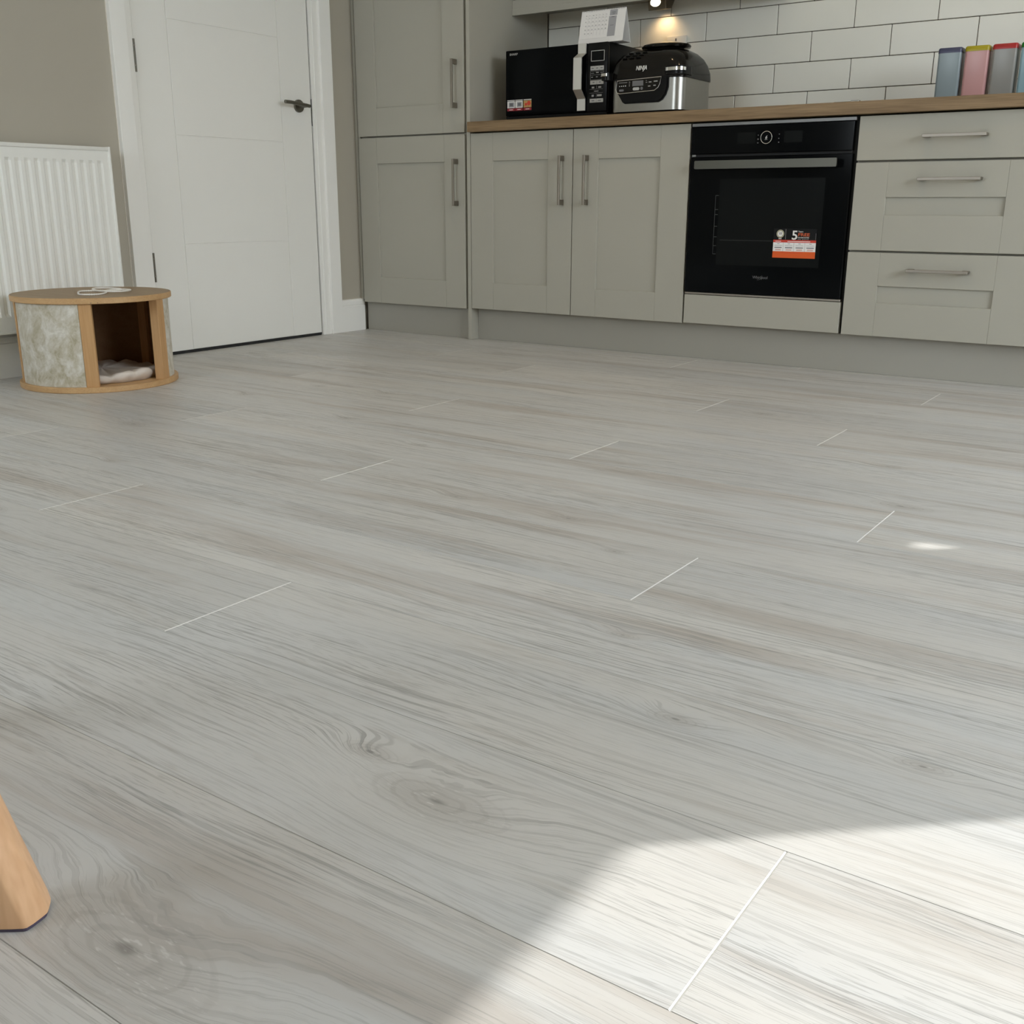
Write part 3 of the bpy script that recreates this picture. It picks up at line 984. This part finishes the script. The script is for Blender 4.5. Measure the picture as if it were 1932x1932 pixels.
# under-cabinet lamp
lp = thing('under_cabinet_lamp', 'lit wedge shaped spotlight under the wall cabinet shining on the tiles', 'lamp', (0.60, 0.54, 1.408))
lx0, lx1 = 0.5615, 0.6440
bm = bmesh.new()
prism(bm, [(0.4950, 1.4075), (0.5030, 1.3570), (0.5500, 1.3640), (0.5880, 1.4075)], 'x', lx0, lx1)
bmesh.ops.bevel(bm, geom=bm.edges[:], offset=0.0015, segments=1, affect='EDGES')
lb = finish('housing', bm, 'lamp_body', lp)
fc = Vector((0.5980, 0.4985, 1.3855))
nrm = Vector((0, -(1.4075 - 1.3570), -(0.5030 - 0.4950))).normalized()
bm = bmesh.new()
u_ = Vector((1, 0, 0))
v_ = nrm.cross(u_)


def ring_face(bm, c, r0, r1, d0, d1, n=36):
    rings = []
    for r, d_ in ((r0, d0), (r1, d1)):
        rings.append([c + u_ * r * math.cos(t * 2 * math.pi / n) + v_ * r * 0.68 * math.sin(t * 2 * math.pi / n) + nrm * d_ for t in range(n)])
    return loft(bm, rings)


ring_face(bm, fc, 0.0285, 0.0265, 0.0, 0.003)
finish('bezel', bm, 'nickel', lp, True)
bm = bmesh.new()
ring_face(bm, fc, 0.0235, 0.0225, 0.0028, 0.0042)
finish('lens', bm, 'lens', lp, True)
ll = bpy.data.lights.new('under_cabinet_bulb', 'SPOT')
ll.energy = 0.55
ll.color = (1.0, 0.68, 0.36)
ll.spot_size = math.radians(130)
ll.spot_blend = 0.9
ll.shadow_soft_size = 0.012
lo = bpy.data.objects.new('under_cabinet_bulb', ll)
lo.location = (0.600, 0.545, 1.352 + DZ)
lo.rotation_euler = Vector((0.0, 0.55, -1)).to_track_quat('-Z', 'Y').to_euler()
COL.objects.link(lo)

# socket
sk = thing('wall_switch', 'white square wall switch plate on the tiles behind the grill', 'switch', (0.654, YB, 1.22))
bx('plate', 'white_plastic', sk, 0.6085, 0.7005, YB - 0.0165, YB - 0.0078, 1.1740, 1.2640, 0.003, 2, True)
bx('rocker', 'white_plastic', sk, 0.640, 0.668, YB - 0.0195, YB - 0.0160, 1.200, 1.236, 0.001)
bx('indicator', 'ink', sk, 0.6490, 0.6550, YB - 0.0180, YB - 0.0160, 1.2440, 1.2540)

# ------------------------------------------------------------------ microwave
mw = thing('microwave', 'black microwave oven with silver strap handle on the worktop', 'microwave', (0.35, 0.32, 0.91))
my = 0.120
mx0, mx1, mz0, mz1 = 0.1000, 0.5920, 0.9240, 1.1940
bx('casing', 'black_plastic', mw, mx0 + 0.002, mx1, my + 0.018, my + 0.400, mz0, mz1, 0.004, 2, True)
dd = bx('door', 'glass_black', mw, mx0, 0.4985, my, my + 0.018, mz0 + 0.012, mz1 - 0.001, 0.004, 2, True)
cp = bx('control_panel', 'black_plastic', mw, 0.4995, mx1, my, my + 0.018, mz0 + 0.012, mz1 - 0.001, 0.004, 2, True)
bx('bottom_strip', 'black_plastic', mw, mx0 + 0.001, mx1, my + 0.003, my + 0.018, mz0, mz0 + 0.011, 0.001)
for fx, fy in ((0.125, 0.150), (0.560, 0.150), (0.125, 0.49), (0.560, 0.49)):
    bm = bmesh.new()
    cyl_between(bm, (fx, fy, 0.9102), (fx, fy, 0.925), 0.011, 16)
    finish('foot', bm, 'black_plastic', mw)
bm = bmesh.new()
sec = [(my - 0.002, 1.1925), (my - 0.002, 1.1560), (my - 0.036, 1.1370), (my - 0.036, 1.0190), (my - 0.002, 0.9860), (my - 0.002, 0.9420)]
outer = [(y_ - 0.005, z_) for y_, z_ in sec]
prism(bm, sec + outer[::-1], 'x', 0.4590, 0.4965)
finish('handle', bm, 'alu', mw)
text('maker_logo', 'SHARP', 'logo_mid', mw, (0.1205, my - 0.0003, 1.1735), 0.0115, width=0.041, bold=0.0003)
yP = my - 0.0002
# display
bm = bmesh.new()
X0, X1, Z0, Z1 = 0.5165, 0.5780, 1.1240, 1.1635
for r in ((X0, X1, Z0, Z0 + 0.0022), (X0, X1, Z1 - 0.0022, Z1), (X0, X0 + 0.0022, Z0, Z1), (X1 - 0.0022, X1, Z0, Z1)):
    box(bm, r[0], r[1], yP - 0.001, yP, r[2], r[3])
finish('display_frame', bm, 'mw_button', cp)
bx('display', 'oven_window', cp, X0 + 0.0024, X1 - 0.0024, yP - 0.0006, yP, Z0 + 0.0024, Z1 - 0.0024)


def keys(z0, z1, n, mat='mw_button', gap=0.0009):
    wd = (X1 - X0 + 0.001) / n
    for i in range(n):
        bx('button', mat, cp, X0 - 0.002 + i * wd + gap / 2, X0 - 0.002 + (i + 1) * wd - gap / 2, yP - 0.0012, yP, z0, z1, 0.0003)


keys(1.0905, 1.1065, 3)
keys(1.0380, 1.0530, 2)
keys(0.9705, 0.9850, 2)
quads('key_prints', 'ink', cp, [(0.5205, 0.5305, 1.0965, 1.1000), (0.5415, 0.5505, 1.0965, 1.1000), (0.5610, 0.5720, 1.0965, 1.1000), (0.527, 0.535, 1.0440, 1.0475), (0.556, 0.564, 1.0440, 1.0475),
                                (0.523, 0.536, 0.9755, 0.9790), (0.552, 0.568, 0.9755, 0.9790)], yP - 0.0012, 0.0004)
lines = []
for z_ in (1.0875, 1.0735, 1.0555):
    lines.append((X0 - 0.002, X1 - 0.002, z_ - 0.0004, z_ + 0.0004))
lines += [(X0 - 0.002, X0 - 0.0012, 1.0555, 1.0875), (X1 - 0.0028, X1 - 0.002, 1.0555, 1.0875)]
lines += [(X0 - 0.004, X1 - 0.004, 1.0200, 1.0206), (X0 - 0.004, X1 - 0.004, 1.0060, 1.0066), (0.5445, 0.5450, 1.0220, 1.0340), (0.5440, 0.5445, 0.9900, 1.0030)]
quads('panel_rules', 'logo_mid', cp, lines, yP)
pr = [(0.517, 0.532, 1.0795, 1.0810), (0.561, 0.575, 1.0805, 1.0820), (0.541, 0.553, 1.0800, 1.0840), (0.519, 0.527, 1.0640, 1.0670), (0.541, 0.549, 1.0645, 1.0675), (0.563, 0.571, 1.0650, 1.0680),
      (0.523, 0.534, 1.0240, 1.0300), (0.553, 0.566, 1.0245, 1.0305), (0.534, 0.554, 1.0115, 1.0145), (0.523, 0.533, 0.9925, 1.0000), (0.548, 0.569, 0.9930, 1.0005)]
quads('key_prints', 'logo_mid', cp, pr, yP)
# three little stickers
for i, (a, b) in enumerate(((0.1095, 0.1480), (0.1510, 0.1880), (0.1925, 0.2320))):
    st = bx('sticker', 'black_plastic', mw, a - 0.001, b + 0.001, yP - 0.0004, yP, 0.9560, 1.0010)
    y2 = yP - 0.0004
    quads('sticker_heading', 'logo_white', st, [(a, b, 0.9965, 0.9995)], y2, 0.0003)
    quads('sticker_footer', 'st_crimson', st, [(a, b, 0.9565, 0.9660)], y2, 0.0003)
    quads('sticker_footer_print', 'paper', st, [(a + 0.010, b - 0.010, 0.9600, 0.9625)], y2 - 0.0003, 0.0002)
    quads('sticker_picture', 'st_pizza' if i == 2 else 'paper', st, [(a, b, 0.9680, 0.9945)], y2, 0.0003)
    if i < 2:
        quads('sticker_picture', 'paper_grey', st, [(a + 0.008, b - 0.004, 0.9715, 0.9905)], y2 - 0.0003, 0.0002)
        quads('sticker_picture', 'ink', st, [(a + 0.013, b - 0.009, 0.9755, 0.9870)], y2 - 0.0005, 0.0002)
    else:
        bm = bmesh.new()
        cyl_between(bm, (a + 0.027, y2 - 0.0003, 0.9840), (a + 0.027, y2 - 0.0006, 0.9840), 0.009, 18)
        cyl_between(bm, (a + 0.012, y2 - 0.0003, 0.9800), (a + 0.012, y2 - 0.0006, 0.9800), 0.006, 14)
        finish('sticker_picture', bm, 'st_red', st)

# ------------------------------------------------------------------ desk calendar on the microwave
cl = thing('desk_calendar', 'white tent desk calendar with grey side blocks standing on the microwave', 'calendar', (0.54, 0.18, 1.196))
cx0, cx1 = 0.4370, 0.6400
P0, P1, P2 = Vector((0, 0.150, 1.1955)), Vector((0, 0.176, 1.3190)), Vector((0, 0.216, 1.1955))


def slab(bm, a, b, x0, x1, th):
    d_ = (b - a).normalized()
    n_ = Vector((0, -d_.z, d_.y)) * th
    pts = [(a.y, a.z), (b.y, b.z), (b.y + n_.y, b.z + n_.z), (a.y + n_.y, a.z + n_.z)]
    return prism(bm, pts, 'x', x0, x1)


bm = bmesh.new()
slab(bm, P0, P1, cx0, cx1, 0.0015)
slab(bm, P1, P2, cx0, cx1, -0.0015)
slab(bm, P0, P2, cx0, cx1, 0.0010)
finish('stand', bm, 'paper', cl)
dU = (P1 - P0).normalized()
nC = Vector((0, -dU.z, dU.y))
ang = math.atan2(dU.y, dU.z)


def on_cal(s, t, off):
    """s metres from the left edge, t metres up the front face"""
    p = P0 + dU * t + nC * (0.0015 + off)
    return (cx0 + s, p.y, p.z)


def cal_quads(name, mat, rects, off, th=0.0003):
    bm = bmesh.new()
    for s0, s1, t0, t1 in rects:
        q = []
        for o_ in (off, off + th):
            q.append([Vector(on_cal(s, t, o_)) for s, t in ((s0, t0), (s1, t0), (s1, t1), (s0, t1))])
        loft(bm, q)
    o = finish(name, bm, mat, cl)
    if len(rects) > 2:
        o['kind'] = 'stuff'
    return o


cal_quads('page', 'paper', [(0.002, 0.201, 0.018, 0.1245)], 0.0, 0.0008)
cal_quads('page_block', 'paper_grey', [(0.132, 0.166, 0.100, 0.1215), (0.130, 0.164, 0.021, 0.0975)], 0.0008)
grid = [(0.034 + 0.0155 * i, 0.0344 + 0.0155 * i, 0.030, 0.111) for i in range(6)] + [(0.026, 0.124, 0.034 + 0.0152 * j, 0.0344 + 0.0152 * j) for j in range(1, 5)]
cal_quads('page_grid', 'ink_light', grid, 0.0008)
cal_quads('page_print', 'ink', [(0.142, 0.157, 0.1105, 0.1125), (0.144, 0.155, 0.1035, 0.1055), (0.141, 0.155, 0.0925, 0.0945), (0.139, 0.155, 0.0615, 0.0630)], 0.0012)
days = ['M', 'T', 'W', 'T', 'F', 'S', 'S']
for j in range(6):
    for i in range(7):
        num = days[i] if j == 0 else str((j - 1) * 7 + i + 1)
        if j == 5 and i > 2:
            continue
        px = on_cal(0.023 + 0.0155 * i, [0.1045, 0.0955, 0.0815, 0.0660, 0.0510, 0.0360][j], 0.0010)
        text('page_number', num, 'ink', cl, px, 0.0058, rot=(math.pi / 2 - ang, 0, 0))
bm = bmesh.new()
for i in range(26):
    x_ = cx0 + 0.006 + i * 0.0076
    tube(bm, [(x_, P1.y + 0.0045 * math.cos(t * math.pi / 5), P1.z - 0.001 + 0.0045 * math.sin(t * math.pi / 5)) for t in range(10)], 0.0006, 4, True)
finish('wire_binding', bm, 'ink', cl)['kind'] = 'stuff'

# ------------------------------------------------------------------ indoor grill / air fryer
ng = thing('indoor_grill', 'black and steel indoor grill with domed lid right of the microwave', 'grill', (0.785, 0.21, 0.91))
gx0, gx1, gy0, gy1 = 0.628, 0.940, 0.080, 0.352


def ring(x0, x1, y0, y1, r, z, n=8):
    return [(p[0], p[1], z) for p in rrect(x0, x1, y0, y1, r, n)]


bm = bmesh.new()
loft(bm, [ring(gx0 + 0.006, gx1 - 0.008, gy0 + 0.008, gy1 - 0.006, 0.035, 0.9102), ring(gx0 + 0.004, gx1 - 0.006, gy0 + 0.004, gy1 - 0.004, 0.036, 0.9260)])
finish('base', bm, 'black_plastic', ng, True)
bm = bmesh.new()
loft(bm, [ring(gx0, gx1, gy0, gy1, 0.040, 0.9255), ring(gx0, gx1, gy0, gy1, 0.040, 1.0400)])
finish('steel_body', bm, 'steel', ng, True)
# lid: stacked rounded sections
bm = bmesh.new()
loft(bm, [ring(gx0 - 0.004, gx1 + 0.004, gy0 - 0.002, gy1 + 0.004, 0.042, 1.0405),
          ring(gx0 - 0.006, gx1 + 0.005, gy0 - 0.004, gy1 + 0.004, 0.043, 1.0470),
          ring(gx0 - 0.006, gx1 + 0.004, gy0 - 0.002, gy1 + 0.002, 0.045, 1.0700),
          ring(gx0 - 0.002, gx1 - 0.002, gy0 + 0.004, gy1 - 0.006, 0.050, 1.0980),
          ring(gx0 + 0.004, gx1 - 0.012, gy0 + 0.014, gy1 - 0.018, 0.056, 1.1200),
          ring(gx0 + 0.014, gx1 - 0.028, gy0 + 0.030, gy1 - 0.036, 0.062, 1.1380),
          ring(gx0 + 0.032, gx1 - 0.050, gy0 + 0.055, gy1 - 0.060, 0.060, 1.1500),
          ring(gx0 + 0.070, gx1 - 0.085, gy0 + 0.095, gy1 - 0.095, 0.036, 1.1540)])
lid = finish('lid', bm, 'black_gloss', ng, True)
bm = bmesh.new()
cc = (0.800, 0.215)
loft(bm, [[(cc[0] + r_ * math.cos(t * math.pi / 24), cc[1] + r_ * 0.85 * math.sin(t * math.pi / 24), z_) for t in range(48)]
          for r_, z_ in ((0.070, 1.1500), (0.074, 1.1580), (0.096, 1.1600), (0.099, 1.1660), (0.094, 1.1720), (0.060, 1.1790), (0.020, 1.1800))])
finish('steam_cap', bm, 'black_gloss', ng, True)
for j in range(3):
    for i in range(3):
        xx = 0.672 + i * 0.030 + j * 0.010
        zz = 1.1200 + j * 0.0090
        yy_ = gy0 + 0.012 + j * 0.010
        bx('vent_slat', 'black_plastic', ng, xx, xx + 0.020, yy_ - 0.004, yy_ + 0.012, zz, zz + 0.0035, 0.001)
# black belly and control panel
bm = bmesh.new()
belly = [(0.658, 1.0460), (0.885, 1.0460), (0.885, 1.0050), (0.876, 0.9800), (0.862, 0.9620), (0.845, 0.9540), (0.700, 0.9540), (0.690, 0.9600), (0.668, 0.9930), (0.660, 1.0150)]
prism(bm, belly, 'y', gy0 - 0.010, gy0 + 0.02)
bmesh.ops.bevel(bm, geom=[e for e in bm.edges if all(abs(v.co.y - (gy0 - 0.010)) < 1e-5 for v in e.verts)], offset=0.004, segments=2, affect='EDGES')
finish('front_housing', bm, 'black_plastic', ng, True)
outline = [(0.668, 1.0380), (0.858, 1.0430), (0.853, 1.0190), (0.846, 1.0060), (0.830, 0.9960), (0.680, 0.9910), (0.668, 0.9950), (0.663, 1.0060)]
yq = gy0 - 0.0105
bm = bmesh.new()
prism(bm, outline, 'y', yq - 0.0015, yq + 0.001)
ctl = finish('control_panel', bm, 'black_gloss', ng)
bm = bmesh.new()
tube(bm, [(p[0], yq - 0.0018, p[1]) for p in outline], 0.0012, 6, True)
finish('panel_outline', bm, 'alu', ctl)
quads('panel_display', 'logo_grey', ctl, [(0.735, 0.782, 1.0155, 1.0345)], yq - 0.0015)
quads('panel_prints', 'logo_mid', ctl, [(0.675, 0.712, 1.0295, 1.0310), (0.720, 0.725, 1.0300, 1.0320), (0.719, 0.725, 1.0235, 1.0250), (0.720, 0.724, 1.0170, 1.0190),
                                        (0.793, 0.797, 1.0320, 1.0335), (0.793, 0.799, 1.0255, 1.0270), (0.806, 0.817, 1.0250, 1.0285), (0.827, 0.843, 1.0265, 1.0300),
                                        (0.803, 0.813, 1.0105, 1.0140), (0.826, 0.836, 1.0120, 1.0155)], yq - 0.0015)
quads('panel_dots', 'logo_white', ctl, [(0.6775 + 0.0085 * i, 0.6805 + 0.0085 * i + 0.0003 * i, 1.0165, 1.0190 + 0.0004 * i) for i in range(4)], yq - 0.0015)
bm = bmesh.new()
prism(bm, rrect(0.738, 0.766, 1.0000, 1.0105, 0.005, 4), 'y', yq - 0.0035, yq)
finish('start_button', bm, 'mw_button', ctl)
bm = bmesh.new()
prism(bm, rrect(0.678, 0.698, 0.9990, 1.0065, 0.0035, 4), 'y', yq - 0.0030, yq)
finish('power_button', bm, 'ink', ctl)
bm = bmesh.new()
cyl_between(bm, (0.776, yq, 1.0060), (0.776, yq - 0.003, 1.0060), 0.0055, 16)
finish('pause_button', bm, 'ink', ctl)
text('maker_logo', 'NINJA', 'logo_white', lid, (0.7450, gy0 - 0.0068, 1.0720), 0.0225, width=0.046, shear=0.25, extrude=0.0018)
# lid grips with chrome inlays
bm = bmesh.new()
prism(bm, rrect(0.872, 0.956, 0.045, 0.150, 0.030, 6), 'z', 1.0480, 1.0760)
finish('lid_grip', bm, 'black_plastic', ng, True)
bm = bmesh.new()
pts = rrect(0.8715, 0.9568, 0.0442, 0.150, 0.0305, 8)
arc = [p for p in pts if p[1] < 0.085]
arc.sort(key=lambda p: math.atan2(p[1] - 0.10, p[0] - 0.914))
prof = []
bmn = [(p[0], p[1]) for p in arc]
inn = [(0.914 + (p[0] - 0.914) * 0.93, 0.10 + (p[1] - 0.10) * 0.93) for p in arc]
prism(bm, bmn + inn[::-1], 'z', 1.0600, 1.0715)
finish('grip_inlay', bm, 'chrome', ng, True)
bm = bmesh.new()
prism(bm, rrect(0.604, 0.640, 0.045, 0.110, 0.015, 5), 'z', 1.0420, 1.0700)
finish('lid_grip', bm, 'black_plastic', ng, True)
bm = bmesh.new()
box(bm, 0.6080, 0.6330, 0.0435, 0.0480, 1.0560, 1.0670, 0.001)
finish('grip_inlay', bm, 'chrome', ng, True)

# ------------------------------------------------------------------ storage tins
def tin(x, body, lidc, label):
    y0, wd = 0.350, 0.0775
    t = thing('storage_tin', label, 'tin', (x + wd / 2, y0 + wd / 2, 0.91), 'coloured square storage tins')
    bm = bmesh.new()
    loft(bm, [ring(x + 0.001, x + wd - 0.001, y0 + 0.001, y0 + wd - 0.001, 0.008, 0.9102, 4), ring(x, x + wd, y0, y0 + wd, 0.009, 0.9120, 4), ring(x, x + wd, y0, y0 + wd, 0.009, 1.0870, 4)])
    finish('body', bm, 'tin_' + body, t, True)
    bm = bmesh.new()
    loft(bm, [ring(x - 0.0012, x + wd + 0.0012, y0 - 0.0012, y0 + wd + 0.0012, 0.010, 1.0860, 4), ring(x - 0.0012, x + wd + 0.0012, y0 - 0.0012, y0 + wd + 0.0012, 0.010, 1.0985, 4),
              ring(x + 0.0015, x + wd - 0.0015, y0 + 0.0015, y0 + wd - 0.0015, 0.009, 1.1030, 4)])
    finish('lid', bm, 'tin_' + lidc, t, True)


tin(1.7905, 'slate', 'navy', 'slate blue square tin with navy lid, leftmost on the worktop')
tin(1.8795, 'pink', 'yellow', 'pink square tin with mustard yellow lid')
tin(1.9680, 'grey', 'red', 'grey square tin with red lid')
tin(2.0575, 'sky', 'green', 'pale blue square tin with green lid at the right frame edge')

# ------------------------------------------------------------------ round cat house
CX, CYc = -0.337, -1.649
ch = thing('cat_house', 'round wooden cat house with cream crushed velvet sides beside the radiator', 'pet house', (CX, CYc, 0))
bm = bmesh.new()
disc(bm, (CX, CYc), 0.2510, FZ, 0.0145, 96, 0.002)
finish('base_disc', bm, 'birch', ch, True)
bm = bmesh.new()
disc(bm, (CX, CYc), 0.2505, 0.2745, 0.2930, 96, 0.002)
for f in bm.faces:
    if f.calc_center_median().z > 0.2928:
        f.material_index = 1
finish('top_disc', bm, ['birch', 'birch_top_shaded'], ch, True)


def arc_wall(bm, r0, r1, a0, a1, z0, z1, n):
    """curved wall between two angles"""
    R0 = []
    rows = []
    for i in range(n + 1):
        a = math.radians(a0 + (a1 - a0) * i / n)
        c_, s_ = math.cos(a), math.sin(a)
        rows.append([(CX + r1 * c_, CYc + r1 * s_, z0), (CX + r1 * c_, CYc + r1 * s_, z1), (CX + r0 * c_, CYc + r0 * s_, z1), (CX + r0 * c_, CYc + r0 * s_, z0)])
    return loft(bm, rows)


def post(a_, r0, r1, wd, name='post', mat='birch_v'):
    a = math.radians(a_)
    er, et = Vector((math.cos(a), math.sin(a))), Vector((-math.sin(a), math.cos(a)))
    c = Vector((CX, CYc))
    pts = [c + er * r0 - et * wd / 2, c + er * r1 - et * wd / 2, c + er * r1 + et * wd / 2, c + er * r0 + et * wd / 2]
    bm = bmesh.new()
    prism(bm, [tuple(p) for p in pts], 'z', 0.0140, 0.2750)
    bmesh.ops.bevel(bm, geom=[e for e in bm.edges if abs(e.verts[0].co.z - e.verts[1].co.z) > 0.1], offset=0.0012, segments=1, affect='EDGES')
    finish(name, bm, mat, ch)


post(-39.8, 0.212, 0.240, 0.0385)
post(24.6, 0.212, 0.2415, 0.0400)
post(-114.0, 0.212, 0.2410, 0.0340)
post(100.0, 0.212, 0.2390, 0.0340)
post(172.0, 0.212, 0.2390, 0.0340)
for a0, a1 in ((-109.8, -44.6), (29.5, 95.8), (104.0, 168.0), (176.0, 241.8)):
    bm = bmesh.new()
    arc_wall(bm, 0.231, 0.2385, a0, a1, 0.0145, 0.2745, 24)
    finish('velvet_panel', bm, 'velvet', ch, True)
for a0, a1 in ((30.0, 97.0), (103.0, 169.0), (175.0, 243.0), (-111.0, -45.0)):
    bm = bmesh.new()
    arc_wall(bm, 0.2265, 0.2305, a0, a1, 0.0145, 0.2745, 24)
    finish('inner_lining', bm, 'birch_dark', ch, True)
# nail marks on the rim
for a_ in (-35.0, -30.5):
    bm = bmesh.new()
    a = math.radians(a_)
    c_ = Vector((CX + 0.2500 * math.cos(a), CYc + 0.2500 * math.sin(a), 0.2775))
    box(bm, c_.x - 0.0018, c_.x + 0.0018, c_.y - 0.0012, c_.y + 0.0012, c_.z, c_.z + 0.0015)
    finish('rim_mark', bm, 'dark_gap', ch)

# cushion in the cat house
cu = thing('cat_cushion', 'flat beige scalloped cushion inside the cat house', 'cushion', (CX, CYc, 0.015))
bm = bmesh.new()
rings = []
NA = 160
for kk, (fr, zz) in enumerate(((0.0, 0.0152), (0.55, 0.0150), (0.93, 0.0152), (0.985, 0.0190), (1.0, 0.0270), (0.985, 0.0345), (0.93, 0.0385), (0.80, 0.0370), (0.60, 0.0400), (0.35, 0.0420), (0.0, 0.0430))):
    rr = []
    for t in range(NA):
        a = t * 2 * math.pi / NA
        sc = 0.985 + 0.050 * abs(math.sin(a * 7.0)) * (fr ** 2)
        wob = 0.0045 * math.sin(a * 3 + 1.0) + 0.008 * abs(math.sin(a * 7.0)) - 0.004 + 0.002 * math.sin(a * 23 + kk * 1.7)
        R_ = 0.188 * max(fr, 0.002) * sc
        lift = 0.010 * max(0, math.cos(a - math.radians(12))) * (fr ** 3) if kk >= 3 else 0
        rr.append((CX + 0.012 + R_ * math.cos(a), CYc - 0.002 + R_ * math.sin(a), max(0.0150, zz + (wob * fr + lift if kk >= 3 else 0))))
    rings.append(rr)
loft(bm, rings, cap=True)
finish('cushion_pad', bm, 'cushion', cu, 'all')

# white cord bow on top of the cat house
cd = thing('white_cord', 'looped white cord lying on top of the cat house', 'cord', (-0.30, -1.66, 0.293))


def smooth_loop(pts, it=3):
    for _ in range(it):
        q = []
        n = len(pts)
        for i in range(n):
            a, b = pts[i], pts[(i + 1) % n]
            q.append((a[0] * .75 + b[0] * .25, a[1] * .75 + b[1] * .25))
            q.append((a[0] * .25 + b[0] * .75, a[1] * .25 + b[1] * .75))
        pts = q
    return pts


loops = [[(-0.296, -1.726), (-0.359, -1.682), (-0.366, -1.656), (-0.346, -1.626), (-0.325, -1.606), (-0.298, -1.618), (-0.225, -1.672), (-0.206, -1.711), (-0.226, -1.740), (-0.258, -1.748)],
         [(-0.294, -1.645), (-0.366, -1.620), (-0.410, -1.599), (-0.425, -1.570), (-0.408, -1.546), (-0.369, -1.534), (-0.326, -1.543), (-0.290, -1.572), (-0.262, -1.612)],
         [(-0.286, -1.634), (-0.305, -1.585), (-0.280, -1.556), (-0.241, -1.562), (-0.215, -1.600), (-0.222, -1.633), (-0.262, -1.652)]]
bm = bmesh.new()
for q, lpz in enumerate(loops):
    pts = smooth_loop(lpz)
    n = len(pts)
    # twisted two-strand cord
    for ph in (0, math.pi):
        P = []
        dense = []
        for i in range(n):
            a, b = pts[i], pts[(i + 1) % n]
            for s in (0, 0.5):
                dense.append((a[0] + (b[0] - a[0]) * s, a[1] + (b[1] - a[1]) * s))
        m_ = len(dense)
        turns = 22
        for i, p in enumerate(dense):
            t = i / m_ * turns * 2 * math.pi + ph
            a, b = dense[i - 1], dense[(i + 1) % m_]
            d_ = Vector((b[0] - a[0], b[1] - a[1])).normalized()
            nn = Vector((-d_.y, d_.x))
            P.append((p[0] + nn.x * 0.0013 * math.cos(t), p[1] + nn.y * 0.0013 * math.cos(t), 0.2962 + q * 0.0016 + 0.0013 * math.sin(t)))
        tube(bm, P, 0.0018, 5, True)
finish('cord_loops', bm, 'cord', cd, True)

# ------------------------------------------------------------------ wooden stool: only one foot reaches into the picture
SX, SY = 1.800, -3.530
stl = thing('wooden_stool', 'light beech stool whose splayed leg with dark felt pad enters at lower left', 'stool', (SX, SY, 0))
foot = [(2.034, -3.392), (2.0690, -3.3665), (2.0645, -3.3440), (2.048, -3.3300), (2.022, -3.3380), (2.014, -3.3720)]


def chaikin(pts, f=0.12, it=2):
    for _ in range(it):
        q = []
        n = len(pts)
        for i in range(n):
            a, b = pts[i], pts[(i + 1) % n]
            q.append((a[0] * (1 - f) + b[0] * f, a[1] * (1 - f) + b[1] * f))
            q.append((a[0] * f + b[0] * (1 - f), a[1] * f + b[1] * (1 - f)))
        pts = q
        f = 0.25
    return pts


base_pts = [(p[0] - SX, p[1] - SY) for p in chaikin(foot, 0.10, 2)]
fc0 = (sum(p[0] for p in base_pts) / len(base_pts), sum(p[1] for p in base_pts) / len(base_pts))
H = 0.440
dirv = (-0.82 * 0.30, -0.57 * 0.30)
for q in range(4):
    a = math.radians(90 * q)
    R2 = lambda p: (SX + p[0] * math.cos(a) - p[1] * math.sin(a), SY + p[0] * math.sin(a) + p[1] * math.cos(a))
    rings = []
    for t in (0.0, 0.02, 0.25, 0.6, 1.0):
        z_ = 0.0 + t * H
        sc = 1.0 + 0.02 * t if t > 0.01 else 0.97
        rr = []
        for p in base_pts:
            x_ = fc0[0] + (p[0] - fc0[0]) * sc + dirv[0] * z_
            y_ = fc0[1] + (p[1] - fc0[1]) * sc + dirv[1] * z_
            rr.append((*R2((x_, y_)), z_))
        rings.append(rr)
    bm = bmesh.new()
    loft(bm, rings)
    lg = finish('leg', bm, 'beech', stl, True)
    rings = []
    for z_ in (FZ + 0.0003, 0.0002):
        rings.append([(*R2((fc0[0] + (p[0] - fc0[0]) * 0.92, fc0[1] + (p[1] - fc0[1]) * 0.92)), z_) for p in base_pts])
    bm = bmesh.new()
    loft(bm, rings)
    finish('felt_pad', bm, 'rubber', lg)
bm = bmesh.new()
disc(bm, (SX, SY), 0.185, H - 0.003, H + 0.028, 48, 0.006)
finish('seat', bm, 'beech', stl, True)
